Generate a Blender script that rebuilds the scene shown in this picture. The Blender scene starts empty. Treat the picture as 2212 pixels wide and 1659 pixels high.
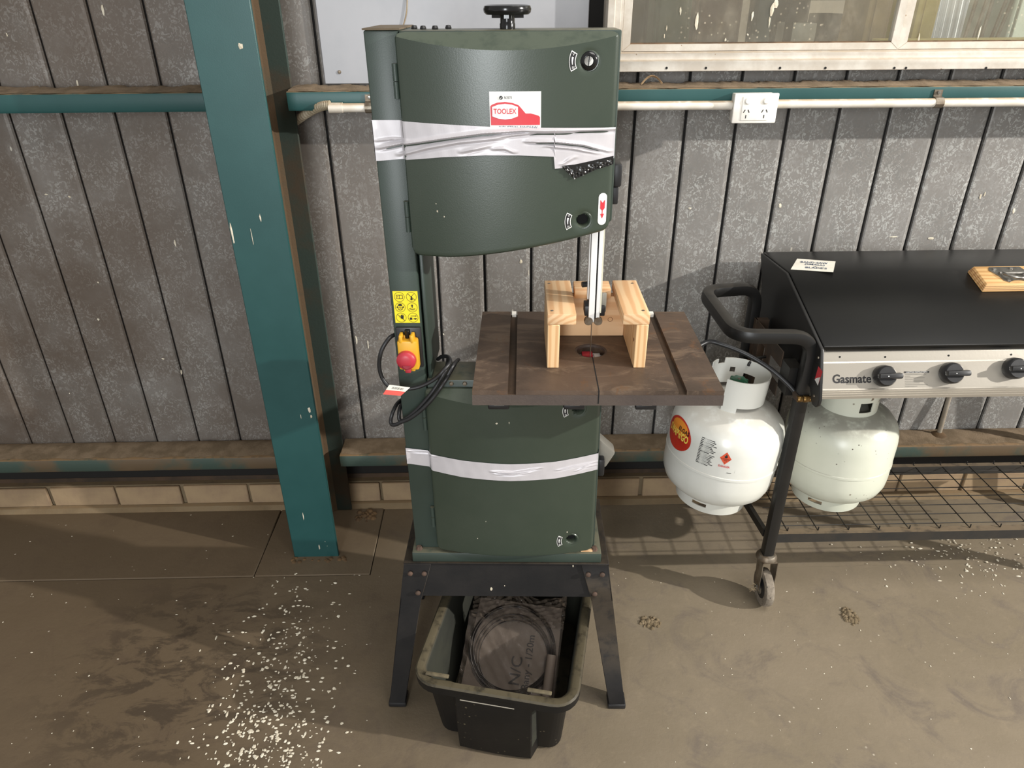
import bpy, bmesh, math, random
from mathutils import Vector, Matrix
from mathutils.geometry import tessellate_polygon
R = math.radians
random.seed(7)
scn = bpy.context.scene
COL = scn.collection

# ------------------------------------------------------------------ camera
F_PX, PITCH, YAW, ROLL, CAM_Z = 1534.0, R(28.55), R(-0.99), R(-0.373), 1.62
def _basis():
    rt, up, fw = Vector((1, 0, 0)), Vector((0, math.sin(PITCH), math.cos(PITCH))), Vector((0, math.cos(PITCH), -math.sin(PITCH)))
    c, s = math.cos(ROLL), math.sin(ROLL)
    r2, u2 = c * rt + s * up, -s * rt + c * up
    Z = Matrix.Rotation(YAW, 3, 'Z')
    return Z @ r2, Z @ u2, Z @ fw
CR, CU, CF = _basis()
cam = bpy.data.cameras.new('camera')
cam.sensor_width = 36.0
cam.lens = 36.0 * F_PX / 2212.0
cam.clip_start = 0.02
camo = bpy.data.objects.new('camera', cam)
COL.objects.link(camo)
m3 = Matrix((CR, CU, -CF)).transposed()
camo.matrix_world = Matrix.Translation((0, 0, CAM_Z)) @ m3.to_4x4()
scn.camera = camo

# ------------------------------------------------------------------ world, lights, exposure
vs = scn.view_settings
vs.view_transform = 'Standard'; vs.look = 'None'; vs.gamma = 1.0; vs.use_curve_mapping = False
vs.exposure = 0.3
w = bpy.data.worlds.new('shed_daylight'); scn.world = w; w.use_nodes = True
bg = w.node_tree.nodes['Background']
bg.inputs['Color'].default_value = (1.0, 0.97, 0.93, 1)
bg.inputs['Strength'].default_value = 0.46
def area(name, loc, target, size, size_y, power, color):
    l = bpy.data.lights.new(name, 'AREA'); l.shape = 'RECTANGLE'; l.size = size; l.size_y = size_y
    l.energy = power; l.color = color
    o = bpy.data.objects.new(name, l); COL.objects.link(o); o.location = loc
    o.rotation_euler = (Vector(target) - Vector(loc)).to_track_quat('-Z', 'Y').to_euler()
    return o
area('flood_lamp', (6.6, -0.6, 3.4), (0.6, 1.6, 0.5), 0.09, 0.09, 500, (1.0, 0.96, 0.90))
area('doorway_daylight', (-1.0, -4.2, 1.9), (0, 1.5, 1.1), 0.8, 2.6, 140, (0.93, 0.97, 1.0))
area('overhead_fill', (1.9, 0.2, 4.2), (1.1, 1.4, 0.3), 2.4, 1.6, 75, (1.0, 0.97, 0.92))  # soft fill light added overhead for brightness; no such opening is seen

# ------------------------------------------------------------------ pixel helpers (2212x1659 frame): a direction, met with a known plane
def ray(u, v):
    return CF + CR * ((u - 1106.0) / F_PX) + CU * (-(v - 829.5) / F_PX)
CAM = Vector((0, 0, CAM_Z))
def on_y(u, v, Y): d = ray(u, v); return CAM + d * (Y / d.y)
def on_z(u, v, z): d = ray(u, v); return CAM + d * ((z - CAM_Z) / d.z)
SAW_O, SAW_A = Vector((0.006, 1.322, 0)), R(-2.0)
SAW_INV = (Matrix.Translation(SAW_O) @ Matrix.Rotation(SAW_A, 4, 'Z')).inverted()
LEAN = 0.0085
def saw(u, v, y):                       # point on the saw's local plane y, before its slight lean
    o = SAW_INV @ CAM; d = SAW_INV.to_3x3() @ ray(u, v)
    p = o + d * ((y - o.y) / d.y)
    return Vector((p.x + LEAN * (p.z - .45), p.y, p.z))
def lean(p): return Vector((p[0] - LEAN * (p[2] - .45), p[1], p[2]))

# ------------------------------------------------------------------ materials
def lin(h):
    h = h.lstrip('#'); out = []
    for i in (0, 2, 4):
        c = int(h[i:i + 2], 16) / 255
        out.append(c / 12.92 if c <= .04045 else ((c + .055) / 1.055) ** 2.4)
    return tuple(out) + (1,)
MATS = {}
class NT:
    def __init__(s, name):
        s.m = bpy.data.materials.new(name); s.m.use_nodes = True; s.t = s.m.node_tree; s.n = s.t.nodes
        s.b = s.n['Principled BSDF']; s.tc = s.n.new('ShaderNodeTexCoord')
    def link(s, a, b): s.t.links.new(a, b)
    def vec(s, scale=(1, 1, 1), coord='Object', rot=(0, 0, 0), loc=(0, 0, 0)):
        mp = s.n.new('ShaderNodeMapping'); mp.inputs['Scale'].default_value = scale; mp.inputs['Rotation'].default_value = rot
        mp.inputs['Location'].default_value = loc
        s.link(s.tc.outputs[coord], mp.inputs[0]); return mp.outputs[0]
    def noise(s, scale, detail=4, rough=.6, vec=None, dist=0):
        t = s.n.new('ShaderNodeTexNoise'); t.inputs['Scale'].default_value = scale; t.inputs['Detail'].default_value = detail
        t.inputs['Roughness'].default_value = rough; t.inputs['Distortion'].default_value = dist
        s.link(vec or s.tc.outputs['Object'], t.inputs['Vector']); return t.outputs['Fac']
    def voro(s, scale, out='Distance', vec=None, rnd=1):
        t = s.n.new('ShaderNodeTexVoronoi'); t.inputs['Scale'].default_value = scale; t.inputs['Randomness'].default_value = rnd
        s.link(vec or s.tc.outputs['Object'], t.inputs['Vector']); return t.outputs[out]
    def ramp(s, fac, lo, hi, inv=False):
        t = s.n.new('ShaderNodeMapRange'); t.interpolation_type = 'SMOOTHSTEP'
        t.inputs[1].default_value = lo; t.inputs[2].default_value = hi
        t.inputs[3].default_value = 1 if inv else 0; t.inputs[4].default_value = 0 if inv else 1
        s.link(fac, t.inputs[0]); return t.outputs[0]
    def math(s, op, a, b):
        t = s.n.new('ShaderNodeMath'); t.operation = op
        for i, x in enumerate((a, b)):
            if isinstance(x, (int, float)): t.inputs[i].default_value = x
            else: s.link(x, t.inputs[i])
        return t.outputs[0]
    def mix(s, fac, a, b):
        t = s.n.new('ShaderNodeMix'); t.data_type = 'RGBA'
        if isinstance(fac, (int, float)): t.inputs[0].default_value = fac
        else: s.link(fac, t.inputs[0])
        for i, x in ((6, a), (7, b)):
            if isinstance(x, str): t.inputs[i].default_value = lin(x)
            else: s.link(x, t.inputs[i])
        return t.outputs[2]
    def bump(s, h, strength=.3, dist=.002):
        t = s.n.new('ShaderNodeBump'); t.inputs['Strength'].default_value = strength; t.inputs['Distance'].default_value = dist
        s.link(h, t.inputs['Height']); s.link(t.outputs[0], s.b.inputs['Normal'])
    def world_vec(s, scale=(1, 1, 1)):
        g = s.n.new('ShaderNodeNewGeometry'); mp = s.n.new('ShaderNodeMapping'); mp.inputs['Scale'].default_value = scale
        s.link(g.outputs['Position'], mp.inputs[0]); return mp.outputs[0]
    def upness(s):
        g = s.n.new('ShaderNodeNewGeometry'); x = s.n.new('ShaderNodeSeparateXYZ'); s.link(g.outputs['Normal'], x.inputs[0]); return x.outputs[2]
def M(name, c1, c2=None, scale=9, lo=.35, hi=.65, rough=.5, metal=0, bump=0, bscale=150, specks=(), dust=None, dustamt=.8, spec=.5, stretch=(1, 1, 1), detail=5, bdist=.002):
    if name in MATS: return MATS[name]
    k = NT(name); b = k.b
    b.inputs['Roughness'].default_value = rough; b.inputs['Metallic'].default_value = metal
    b.inputs['Specular IOR Level'].default_value = spec
    v = k.vec(stretch)
    if c2 is None: c2 = c1
    c = k.mix(k.ramp(k.noise(scale, detail, vec=v), lo, hi), c1, c2)
    for (sc, ss, th, gate) in specks:
        d = k.ramp(k.voro(ss, vec=v), th * .7, th, inv=True)
        if gate: d = k.math('MULTIPLY', d, k.ramp(k.noise(ss * .13, 3, vec=k.vec(loc=(3.1, 1.7, .4))), gate, gate + .08))
        c = k.mix(d, c, sc)
    if dust:
        u = k.ramp(k.upness(), .35, .9)
        u = k.math('MULTIPLY', u, k.ramp(k.noise(35, 5), .2, .55))
        c = k.mix(k.math('MULTIPLY', u, dustamt), c, dust)
    k.link(c, b.inputs['Base Color'])
    if bump: k.bump(k.noise(bscale, 4), bump, bdist)
    MATS[name] = k.m; return k.m

def mat_galv():
    k = NT('galvanised_spangle'); b = k.b
    wv = k.world_vec((1, 1, .8)); pv = k.world_vec()
    nz = k.n.new('ShaderNodeTexNoise'); nz.inputs['Scale'].default_value = 45; nz.inputs['Detail'].default_value = 3
    k.link(wv, nz.inputs['Vector'])
    ad = k.n.new('ShaderNodeMix'); ad.data_type = 'RGBA'; ad.blend_type = 'LINEAR_LIGHT'; ad.inputs[0].default_value = .022
    k.link(wv, ad.inputs[6]); k.link(nz.outputs['Color'], ad.inputs[7])
    sx = k.n.new('ShaderNodeSeparateColor'); k.link(k.voro(215, 'Color', vec=ad.outputs[2]), sx.inputs[0])
    fleck = k.ramp(sx.outputs[0], .66, .80)
    fleck = k.math('MULTIPLY', fleck, k.ramp(k.noise(14, 4, vec=pv), .32, .62))
    base = k.mix(k.ramp(k.noise(5, 6, vec=pv), .35, .7), '#7b7975', '#8e8b87')
    base = k.mix(k.ramp(sx.outputs[1], .2, .9), base, '#837f7a')
    c = k.mix(k.math('MULTIPLY', fleck, .8), base, '#b0b0ac')
    # brown tint, heavier and darker towards the left bay
    xx = k.n.new('ShaderNodeSeparateXYZ'); k.link(pv, xx.inputs[0])
    leftw = k.ramp(xx.outputs[0], -1.6, 1.1, inv=True)
    film = k.math('MULTIPLY', leftw, k.ramp(k.noise(2.6, 5, vec=pv), .1, .65))
    c = k.mix(k.math('MULTIPLY', film, .78), c, '#4a3826')
    wh = k.ramp(k.voro(17, vec=k.world_vec((1, 1, .45))), .035, .06, inv=True)
    wh = k.math('MULTIPLY', wh, k.ramp(k.noise(9, 2, vec=pv), .5, .6))
    c = k.mix(wh, c, '#b9b4a8')
    k.link(c, b.inputs['Base Color']); b.inputs['Metallic'].default_value = .25
    mr = k.n.new('ShaderNodeMapRange'); mr.inputs[3].default_value = .42; mr.inputs[4].default_value = .68
    k.link(k.noise(9, 4, vec=pv), mr.inputs[0]); k.link(mr.outputs[0], b.inputs['Roughness'])
    return k.m
def mat_floor():
    k = NT('dusty_concrete'); b = k.b
    c = k.mix(k.ramp(k.noise(1.7, 7, .62), .32, .68), '#746957', '#807462')
    c = k.mix(k.ramp(k.noise(5.5, 8, .7, dist=1.2), .48, .72), c, '#695f54')
    c = k.mix(k.math('MULTIPLY', k.ramp(k.noise(22, 6, .7), .52, .75), .35), c, '#8d7f69')
    # brown darkening paints the saw's shadow and light falloff at left; plus oily stain
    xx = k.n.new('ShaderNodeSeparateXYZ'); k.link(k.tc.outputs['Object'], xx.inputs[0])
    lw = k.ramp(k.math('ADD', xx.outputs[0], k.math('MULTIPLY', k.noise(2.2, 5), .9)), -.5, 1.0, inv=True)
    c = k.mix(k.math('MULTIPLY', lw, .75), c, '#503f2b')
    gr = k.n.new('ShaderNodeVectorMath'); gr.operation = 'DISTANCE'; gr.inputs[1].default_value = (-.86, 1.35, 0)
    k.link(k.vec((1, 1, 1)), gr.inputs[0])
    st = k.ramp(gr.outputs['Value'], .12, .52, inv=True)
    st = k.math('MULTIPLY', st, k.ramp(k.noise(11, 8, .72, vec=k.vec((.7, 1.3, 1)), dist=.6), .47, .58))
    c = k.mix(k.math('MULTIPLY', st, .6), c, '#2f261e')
    wt = k.ramp(k.voro(26, vec=k.vec()), .05, .09, inv=True)
    wt = k.math('MULTIPLY', wt, k.ramp(k.noise(4, 4), .52, .66))
    c = k.mix(k.math('MULTIPLY', wt, .8), c, '#c9bfae')
    k.link(c, b.inputs['Base Color']); b.inputs['Roughness'].default_value = .62
    b.inputs['Specular IOR Level'].default_value = .35
    k.bump(k.noise(60, 8, .7), .25, .004)
    return k.m
def mat_wood(name, c1, c2, axis='Y', scale=9):
    if name in MATS: return MATS[name]
    k = NT(name); b = k.b
    st = {'X': (.12, 1, 1), 'Y': (1, .12, 1), 'Z': (1, 1, .12)}[axis]
    v = k.vec(st)
    t = k.n.new('ShaderNodeTexWave'); t.wave_type = 'RINGS'; t.rings_direction = axis
    t.inputs['Scale'].default_value = scale * 4; t.inputs['Distortion'].default_value = 3.5; t.inputs['Detail'].default_value = 3
    t.inputs['Detail Scale'].default_value = 1.2
    k.link(v, t.inputs['Vector'])
    c = k.mix(k.ramp(t.outputs['Fac'], .25, .95), c1, c2)
    c = k.mix(k.math('MULTIPLY', k.ramp(k.noise(9, 4, vec=v), .5, .8), .4), c, c2)
    k.link(c, b.inputs['Base Color']); b.inputs['Roughness'].default_value = .6
    MATS[name] = k.m; return k.m
def mat_glass():
    k = NT('dirty_glass'); b = k.b
    out = k.n['Material Output']
    tr = k.n.new('ShaderNodeBsdfTransparent'); tr.inputs[0].default_value = (.93, .95, .92, 1)
    gl = k.n.new('ShaderNodeBsdfGlossy'); gl.inputs['Roughness'].default_value = .05
    df = k.n.new('ShaderNodeBsdfDiffuse')
    k.link(k.mix(k.noise(30, 5), '#b8a98e', '#d8cfbd'), df.inputs[0])
    m1 = k.n.new('ShaderNodeMixShader'); m1.inputs[0].default_value = .07
    k.link(tr.outputs[0], m1.inputs[1]); k.link(gl.outputs[0], m1.inputs[2])
    f = k.math('ADD', k.math('MULTIPLY', k.ramp(k.noise(7, 7, .7, vec=k.vec((1, 1, .6))), .45, .9), .25), .08)
    sp = k.math('MULTIPLY', k.ramp(k.voro(60), .1, .2, inv=True), k.ramp(k.noise(5, 3), .5, .65))
    f = k.math('ADD', f, k.math('MULTIPLY', sp, .4))
    m2 = k.n.new('ShaderNodeMixShader'); k.link(f, m2.inputs[0]); k.link(m1.outputs[0], m2.inputs[1]); k.link(df.outputs[0], m2.inputs[2])
    k.link(m2.outputs[0], out.inputs['Surface'])
    return k.m
def mat_film(name, col, alpha=.35, rough=.12, bump=.6):
    k = NT(name); b = k.b; out = k.n['Material Output']
    b.inputs['Base Color'].default_value = lin(col); b.inputs['Roughness'].default_value = rough
    k.bump(k.noise(38, 4, dist=2), bump, .006)
    tr = k.n.new('ShaderNodeBsdfTransparent'); ms = k.n.new('ShaderNodeMixShader'); ms.inputs[0].default_value = alpha
    k.link(tr.outputs[0], ms.inputs[1]); k.link(b.outputs[0], ms.inputs[2]); k.link(ms.outputs[0], out.inputs['Surface'])
    return k.m
def mat_tape():
    k = NT('silver_duct_tape'); b = k.b
    c = k.mix(k.ramp(k.noise(18, 4), .3, .7), '#cbc7ca', '#c2bec1')
    k.link(c, b.inputs['Base Color']); b.inputs['Roughness'].default_value = .38; b.inputs['Metallic'].default_value = .15
    t = k.n.new('ShaderNodeTexWave'); t.inputs['Scale'].default_value = 160; k.link(k.vec(), t.inputs['Vector'])
    k.bump(t.outputs['Fac'], .07, .0004); return k.m
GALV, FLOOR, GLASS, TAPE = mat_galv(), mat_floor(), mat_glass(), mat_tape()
DUST = '#8d7355'
TEAL = M('teal_paint', '#224c4b', '#1b4544', 3, rough=.42, bump=.05, bscale=300, specks=(('#b9b6a6', 60, .09, .66),), dust=DUST)
TEALD = M('teal_paint_grimy', '#37473f', '#5a4a36', 5, .42, .6, rough=.6, bump=.15, dust='#7d6446', dustamt=.95)
DUSTY = M('brown_dust', '#6a5236', '#4d3b27', 9, rough=.95, bump=.5, bscale=120)
DUSTWEB = M('dusty_web', '#54422d', '#2c3b33', 4, .5, .75, rough=.85, bump=.3)
GREEN = M('saw_green_paint', '#384137', '#333d33', 5, rough=.3, spec=.6, bump=.10, bscale=420, bdist=.0012, specks=(('#c8c6ba', 26, .035, .66),), dust='#656b5b', dustamt=.35)  # dust argument here also paints the lighter reflection on up-facing slopes
GREENP = M('saw_green_plain', '#313c35', '#36423c', 4, rough=.4, bump=.06, bscale=420, dust='#6d6753', dustamt=.6)
BLACKP = M('stand_black_paint', '#1a1919', '#211f1e', 12, rough=.6, spec=.2, bump=.12, specks=(('#cfcabd', 30, .045, .62),), dust='#4a4033', dustamt=.5)
BLACK = M('black_plastic', '#19191a', '#202022', 30, rough=.42, bump=.04)
BLACKG = M('gloss_black_plastic', '#111112', rough=.18)
BBQ = M('bbq_black_enamel', '#0c0c0c', '#111110', 4, rough=.36, spec=.36, bump=.03, specks=(('#1d1c1a', 9, .1, .6),))
BBQF = M('bbq_black_frame', '#121212', '#191817', 8, rough=.4, bump=.05, dust='#3a352d', dustamt=.4)
def mat_iron():
    k = NT('rusty_cast_iron'); b = k.b
    c = k.mix(k.ramp(k.noise(6, 7, .65), .35, .68), '#45382e', '#5c4b3e')
    sc = k.ramp(k.noise(5, 9, .72, vec=k.vec((1, 2.6, 1), rot=(0, 0, .5)), dist=1.4), .5, .62)
    c = k.mix(k.math('MULTIPLY', sc, .55), c, '#7d6a58')
    s2 = k.ramp(k.noise(9, 8, .7, vec=k.vec((2.2, 1, 1), rot=(0, 0, -.4), loc=(2, 5, 0)), dist=1.0), .56, .66)
    c = k.mix(k.math('MULTIPLY', s2, .5), c, '#6b4a2e')
    k.link(c, b.inputs['Base Color']); b.inputs['Roughness'].default_value = .5; b.inputs['Metallic'].default_value = .15
    k.bump(k.noise(120, 6), .18, .002); return k.m
IRON = mat_iron()
IRONS = M('cast_iron_edge', '#463c37', '#4f443d', 10, rough=.6, bump=.25, bscale=200)
RUST = M('rust_brown_steel', '#4a3828', '#33291f', 8, rough=.85, bump=.3)
RUSTB = M('rusty_bolt', '#5c483c', '#463830', 60, rough=.8, metal=.2)
WHITEP = M('white_enamel', '#d9d9d2', '#cfcfc6', 4, rough=.25, specks=(('#7a6f62', 30, .03, .66),), dust='#b4ada0', dustamt=.55)
WHITEW = M('cream_enamel_worn', '#d6d8c8', '#cdd0bf', 4, rough=.32, specks=(('#6a5b48', 22, .13, .45), ('#5a5148', 60, .14, .5)), dust='#8d877c', dustamt=.7)
WINF = M('chalky_white_frame', '#c6c0b5', '#b3aa9d', 14, rough=.6, bump=.1, specks=(('#8b735a', 50, .12, .55),), dust='#a8947b', dustamt=.6)
PVC = M('white_pvc', '#e3ddd2', '#d5ccbd', 16, rough=.4, dust='#a88f70', dustamt=.85)
GPOM = M('white_socket_plastic', '#efece4', '#e7e2d8', 20, rough=.3)
GREYB = M('pale_grey_board', '#a5a6aa', '#9a9ca1', 3, rough=.5, bump=.05, specks=(('#7d7a74', 40, .05, .6), ('#8d8578', 13, .04, .55)))
ALU = M('aluminium', '#e6e6e4', '#dcdcda', 8, rough=.45, metal=.1)
STEEL = M('bright_steel', '#a9a6a0', '#8d8a84', 30, rough=.3, metal=.9, bump=.1)
STEELD = M('dull_zinc_steel', '#8d8578', '#6b5d4d', 24, rough=.45, metal=.7, bump=.2)
INOX = M('brushed_stainless', '#b5afa4', '#a8a196', 5, rough=.36, metal=.75, bump=.05, stretch=(.1, 1, 1))
BRASS = M('brass', '#8a6c3e', '#6f5431', 40, rough=.35, metal=.8)
RUBG = M('grey_tread', '#8d8375', '#6f665a', 40, rough=.9, bump=.5, specks=(('#3b3631', 90, .2, 0),))
YEL = M('yellow_plastic', '#d9a52c', '#cf9a24', 12, rough=.42)
YELS = M('yellow_sticker', '#ecd923', rough=.4)
REDP = M('red_plastic', '#b3323f', '#a82b38', 12, rough=.4)
REDS = M('red_print', '#c8323c', rough=.45)
WHS = M('white_print', '#e9e8e4', '#e0dfda', 40, rough=.4)
INK = M('black_ink', '#161517', rough=.6)
NAVY = M('navy_ink', '#3b4a66', rough=.6)
ORNG = M('orange_print', '#d5502e', rough=.45)
ORNY = M('amber_print', '#e08a2a', rough=.45)
YINK = M('yellow_print', '#f0d860', rough=.5)
CARD = M('off_white_card', '#e2ded2', '#d8d3c5', 20, rough=.8)
HOLE = M('dark_void', '#070707', rough=.9)
VALVG = M('green_handwheel', '#1d5a3c', '#184d33', 20, rough=.35)
GREY = M('grey_plastic', '#7b7870', '#6d6a62', 20, rough=.4)
PINE_Y = mat_wood('pine_y', '#dcb98f', '#cda073', 'Y', 7)
PINE_X = mat_wood('pine_x', '#d9b389', '#c99a6c', 'X', 7)
PINE_Z = mat_wood('pine_z', '#e0bd8f', '#cfa271', 'Z', 7)
PLY = mat_wood('plywood_face', '#d3ab74', '#bd9059', 'X', 5)
PLYE = M('plywood_edge', '#b98a5c', '#8f6240', 3, .4, .6, rough=.7, stretch=(.3, .3, 60))
BRICK = M('old_brick', '#9a8466', '#86705a', 7, rough=.9, bump=.35, bscale=70, dust=DUST, specks=(('#b09a80', 22, .12, .55),))
MORT = M('grey_mortar', '#75664f', '#665741', 9, rough=.95, bump=.4, dust='#7b6548')
DARKB = M('dark_backing', '#171513', rough=.9)
TUB = M('black_tub_plastic', '#111111', '#171615', 10, rough=.5, spec=.25, bump=.1, specks=(('#57503f', 70, .2, .58),), dust='#5b5341', dustamt=.85)
TUBIN = M('dirty_tub_inside', '#2c2d23', '#20211a', 6, rough=.75, bump=.2, dust='#5b5341')
KRAFT = M('brown_card', '#75675b', '#695c51', 4, rough=.7)
BLADE = M('blade_steel', '#3a3430', '#2a2522', 30, rough=.45, metal=.5)
BAGT = mat_film('crumpled_film', '#6a5e52', .42, .10, 1.0)
BAG = mat_film('clear_brown_film', '#5f554c', .3, .05, 1.0)
FLAP = M('crinkled_black_film', '#171615', rough=.2, bump=.4, bscale=22, bdist=.004)
PLASTT = mat_film('milky_plastic', '#8f8c83', .7, .3, .1)
POOP = M('white_droppings', '#d9d2c0', '#bfb49e', 40, .3, .7, rough=.9, bump=.4)
CLOD = M('dry_clod', '#7a6b54', '#675943', 30, rough=1, bump=.9, bscale=90, bdist=.006)
TWIG = M('dusty_web_fibre', '#8d7a5e', '#a39378', 40, rough=.95)

# ------------------------------------------------------------------ mesh helpers
class B:
    def __init__(s, tf=None): s.v = []; s.f = []; s.tf = tf
    def add(s, vs, fs):
        o = len(s.v); s.v += [Vector(p) for p in vs]; s.f += [tuple(i + o for i in f) for f in fs]; return s
    def box(s, x0, x1, y0, y1, z0, z1):
        x0, x1 = min(x0, x1), max(x0, x1); y0, y1 = min(y0, y1), max(y0, y1); z0, z1 = min(z0, z1), max(z0, z1)
        return s.add([(x, y, z) for x in (x0, x1) for y in (y0, y1) for z in (z0, z1)],
                     [(0, 1, 3, 2), (4, 6, 7, 5), (0, 4, 5, 1), (2, 3, 7, 6), (0, 2, 6, 4), (1, 5, 7, 3)])
    def hexa(s, p):                       # 8 points: bottom 4 (ccw from above), top 4
        return s.add(p, [(3, 2, 1, 0), (4, 5, 6, 7), (0, 1, 5, 4), (1, 2, 6, 5), (2, 3, 7, 6), (3, 0, 4, 7)])
    def prism(s, poly, axis, a, b):       # poly of 2D points in the plane across axis
        def P(q, t): return {'X': (t, q[0], q[1]), 'Y': (q[0], t, q[1]), 'Z': (q[0], q[1], t)}[axis]
        ar = sum(poly[i][0] * poly[(i + 1) % len(poly)][1] - poly[(i + 1) % len(poly)][0] * poly[i][1] for i in range(len(poly)))
        if (ar < 0) != (axis == 'Y'): poly = poly[::-1]
        n = len(poly)
        vs = [P(q, a) for q in poly] + [P(q, b) for q in poly]
        fs = [tuple(range(n))[::-1], tuple(range(n, 2 * n))] + [(i, (i + 1) % n, (i + 1) % n + n, i + n) for i in range(n)]
        return s.add(vs, fs)
    def holed(s, outer, holes, z0, z1):
        loops = [outer] + holes; flat = [p for l in loops for p in l]
        tri = tessellate_polygon([[Vector((p[0], p[1], 0)) for p in l] for l in loops])
        n = len(flat); vs = [(p[0], p[1], z0) for p in flat] + [(p[0], p[1], z1) for p in flat]
        fs = [tuple(t) for t in tri] + [tuple(i + n for i in t[::-1]) for t in tri]
        o = 0
        for l in loops:
            m = len(l)
            fs += [(o + i, o + (i + 1) % m, o + (i + 1) % m + n, o + i + n) for i in range(m)]; o += m
        return s.add(vs, fs)
    def tube(s, path, r, n=12, caps=True, power=2, closed=False):
        path = [Vector(p) for p in path]; m = len(path); rings = []
        t0 = (path[1] - path[0]).normalized()
        ref = Vector((0, 1, 0)) if abs(t0.z) > .8 else Vector((0, 0, 1))
        nx = (ref - t0 * ref.dot(t0)).normalized()
        vs = []
        for i, p in enumerate(path):
            if closed: t = (path[(i + 1) % m] - path[i - 1]).normalized()
            else: t = (path[min(i + 1, m - 1)] - path[max(i - 1, 0)]).normalized()
            nx = (nx - t * nx.dot(t)).normalized(); ny = t.cross(nx)
            rr = r[i] if isinstance(r, (list, tuple)) else r
            for k in range(n):
                a = 2 * math.pi * k / n; c, q = math.cos(a), math.sin(a)
                e = (abs(c) ** power + abs(q) ** power) ** (-1 / power)
                vs.append(p + (nx * c + ny * q) * (rr * e))
        fs = [(i * n + k, i * n + (k + 1) % n, (i + 1) * n + (k + 1) % n, (i + 1) * n + k) for i in range(m - 1) for k in range(n)]
        if closed: fs += [((m - 1) * n + k, (m - 1) * n + (k + 1) % n, (k + 1) % n, k) for k in range(n)]
        elif caps: fs += [tuple(range(n))[::-1], tuple((m - 1) * n + k for k in range(n))]
        return s.add(vs, fs)
    def lathe(s, prof, n=32, c=(0, 0, 0), axis='Z', a0=0, a1=2 * math.pi):
        full = abs(a1 - a0 - 2 * math.pi) < 1e-6; cols = n if full else n + 1
        def P(r, a, h):
            x, y = r * math.cos(a), r * math.sin(a)
            q = {'Z': (x, y, h), 'Y': (x, h, y), 'X': (h, x, y)}[axis]
            return (q[0] + c[0], q[1] + c[1], q[2] + c[2])
        m = len(prof); vs = [P(r, a0 + (a1 - a0) * i / n, h) for i in range(cols) for (r, h) in prof]
        fs = []
        for i in range(n):
            j = (i + 1) % cols
            for k in range(m - 1): fs.append((i * m + k, j * m + k, j * m + k + 1, i * m + k + 1))
        return s.add(vs, fs)
    def grid(s, nu, nv, fn, skip=None):
        vs = [fn(i / nu, j / nv) for i in range(nu + 1) for j in range(nv + 1)]; W = nv + 1; fs = []
        for i in range(nu):
            for j in range(nv):
                q = (i * W + j, (i + 1) * W + j, (i + 1) * W + j + 1, i * W + j + 1)
                if skip and skip(sum((Vector(vs[x]) for x in q), Vector()) / 4): continue
                fs.append(q)
        return s.add(vs, fs)
    def mesh(s, name, bevel=0, seg=2, smooth=False, solid=0, angle=35):
        bm = bmesh.new()
        vv = [bm.verts.new(s.tf(p) if s.tf else p) for p in s.v]
        for f in s.f:
            if len(set(f)) < 3: continue
            try: bm.faces.new([vv[i] for i in f])
            except ValueError: pass
        bmesh.ops.remove_doubles(bm, verts=bm.verts, dist=1e-6)
        bmesh.ops.recalc_face_normals(bm, faces=bm.faces)
        if solid: bmesh.ops.solidify(bm, geom=bm.faces[:], thickness=solid)
        if bevel:
            es = [e for e in bm.edges if len(e.link_faces) == 2 and e.calc_face_angle(0) > R(angle)]
            bmesh.ops.bevel(bm, geom=es, offset=bevel, segments=seg, affect='EDGES', profile=.5, clamp_overlap=True)
        me = bpy.data.meshes.new(name); bm.to_mesh(me); bm.free()
        if smooth:
            me.polygons.foreach_set('use_smooth', [True] * len(me.polygons))
            me.set_sharp_from_angle(angle=R(38))
        return me
    def build(s, name, mat, parent=None, bevel=0, smooth=False, solid=0, seg=2):
        return link(name, s.mesh(name, bevel, seg, smooth or bevel > 0, solid), mat, parent)
def link(name, me, mat, parent=None):
    if mat: me.materials.clear(); me.materials.append(mat)
    o = bpy.data.objects.new(name, me); COL.objects.link(o)
    if parent: o.parent = parent
    return o
def tag(o, label, cat, group=None):
    o['label'] = label; o['category'] = cat
    if group: o['group'] = group
    return o
def thing(name, label, cat, loc=(0, 0, 0), rotz=0, group=None):
    o = bpy.data.objects.new(name, None); COL.objects.link(o); o.location = loc; o.rotation_euler = (0, 0, rotz)
    o.empty_display_size = .05
    return tag(o, label, cat, group)
def struct(o): o['kind'] = 'structure'; return o
def part_label(o, s): o['label'] = s; return o
def text_mesh(s, size, bold=0):
    cu = bpy.data.curves.new('lettering', 'FONT'); cu.body = s; cu.size = size; cu.align_x = 'CENTER'; cu.align_y = 'CENTER'
    cu.offset = bold; cu.resolution_u = 3
    o = bpy.data.objects.new('lettering', cu); COL.objects.link(o)
    dg = bpy.context.evaluated_depsgraph_get(); me = bpy.data.meshes.new_from_object(o.evaluated_get(dg))
    bpy.data.objects.remove(o); bpy.data.curves.remove(cu); return me
def text(name, s, size, mat, parent, org, ex, ey, bold=0, width=None, tf=None):
    me = text_mesh(s, size, bold); me.name = name
    ex, ey, org = Vector(ex).normalized(), Vector(ey).normalized(), Vector(org)
    if width:
        xs = [v.co.x for v in me.vertices]; k = width / (max(xs) - min(xs))
    else: k = 1
    for v in me.vertices:
        p = org + ex * (v.co.x * k) + ey * v.co.y
        v.co = tf(p) if tf else p
    return link(name, me, mat, parent)
def disc(b, c, ex, ey, r, n=20, r2=None):
    c, ex, ey = Vector(c), Vector(ex), Vector(ey)
    pts = [c + ex * (r * math.cos(2 * math.pi * i / n)) + ey * ((r2 or r) * math.sin(2 * math.pi * i / n)) for i in range(n)]
    return b.add(pts, [tuple(range(n))])
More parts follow.
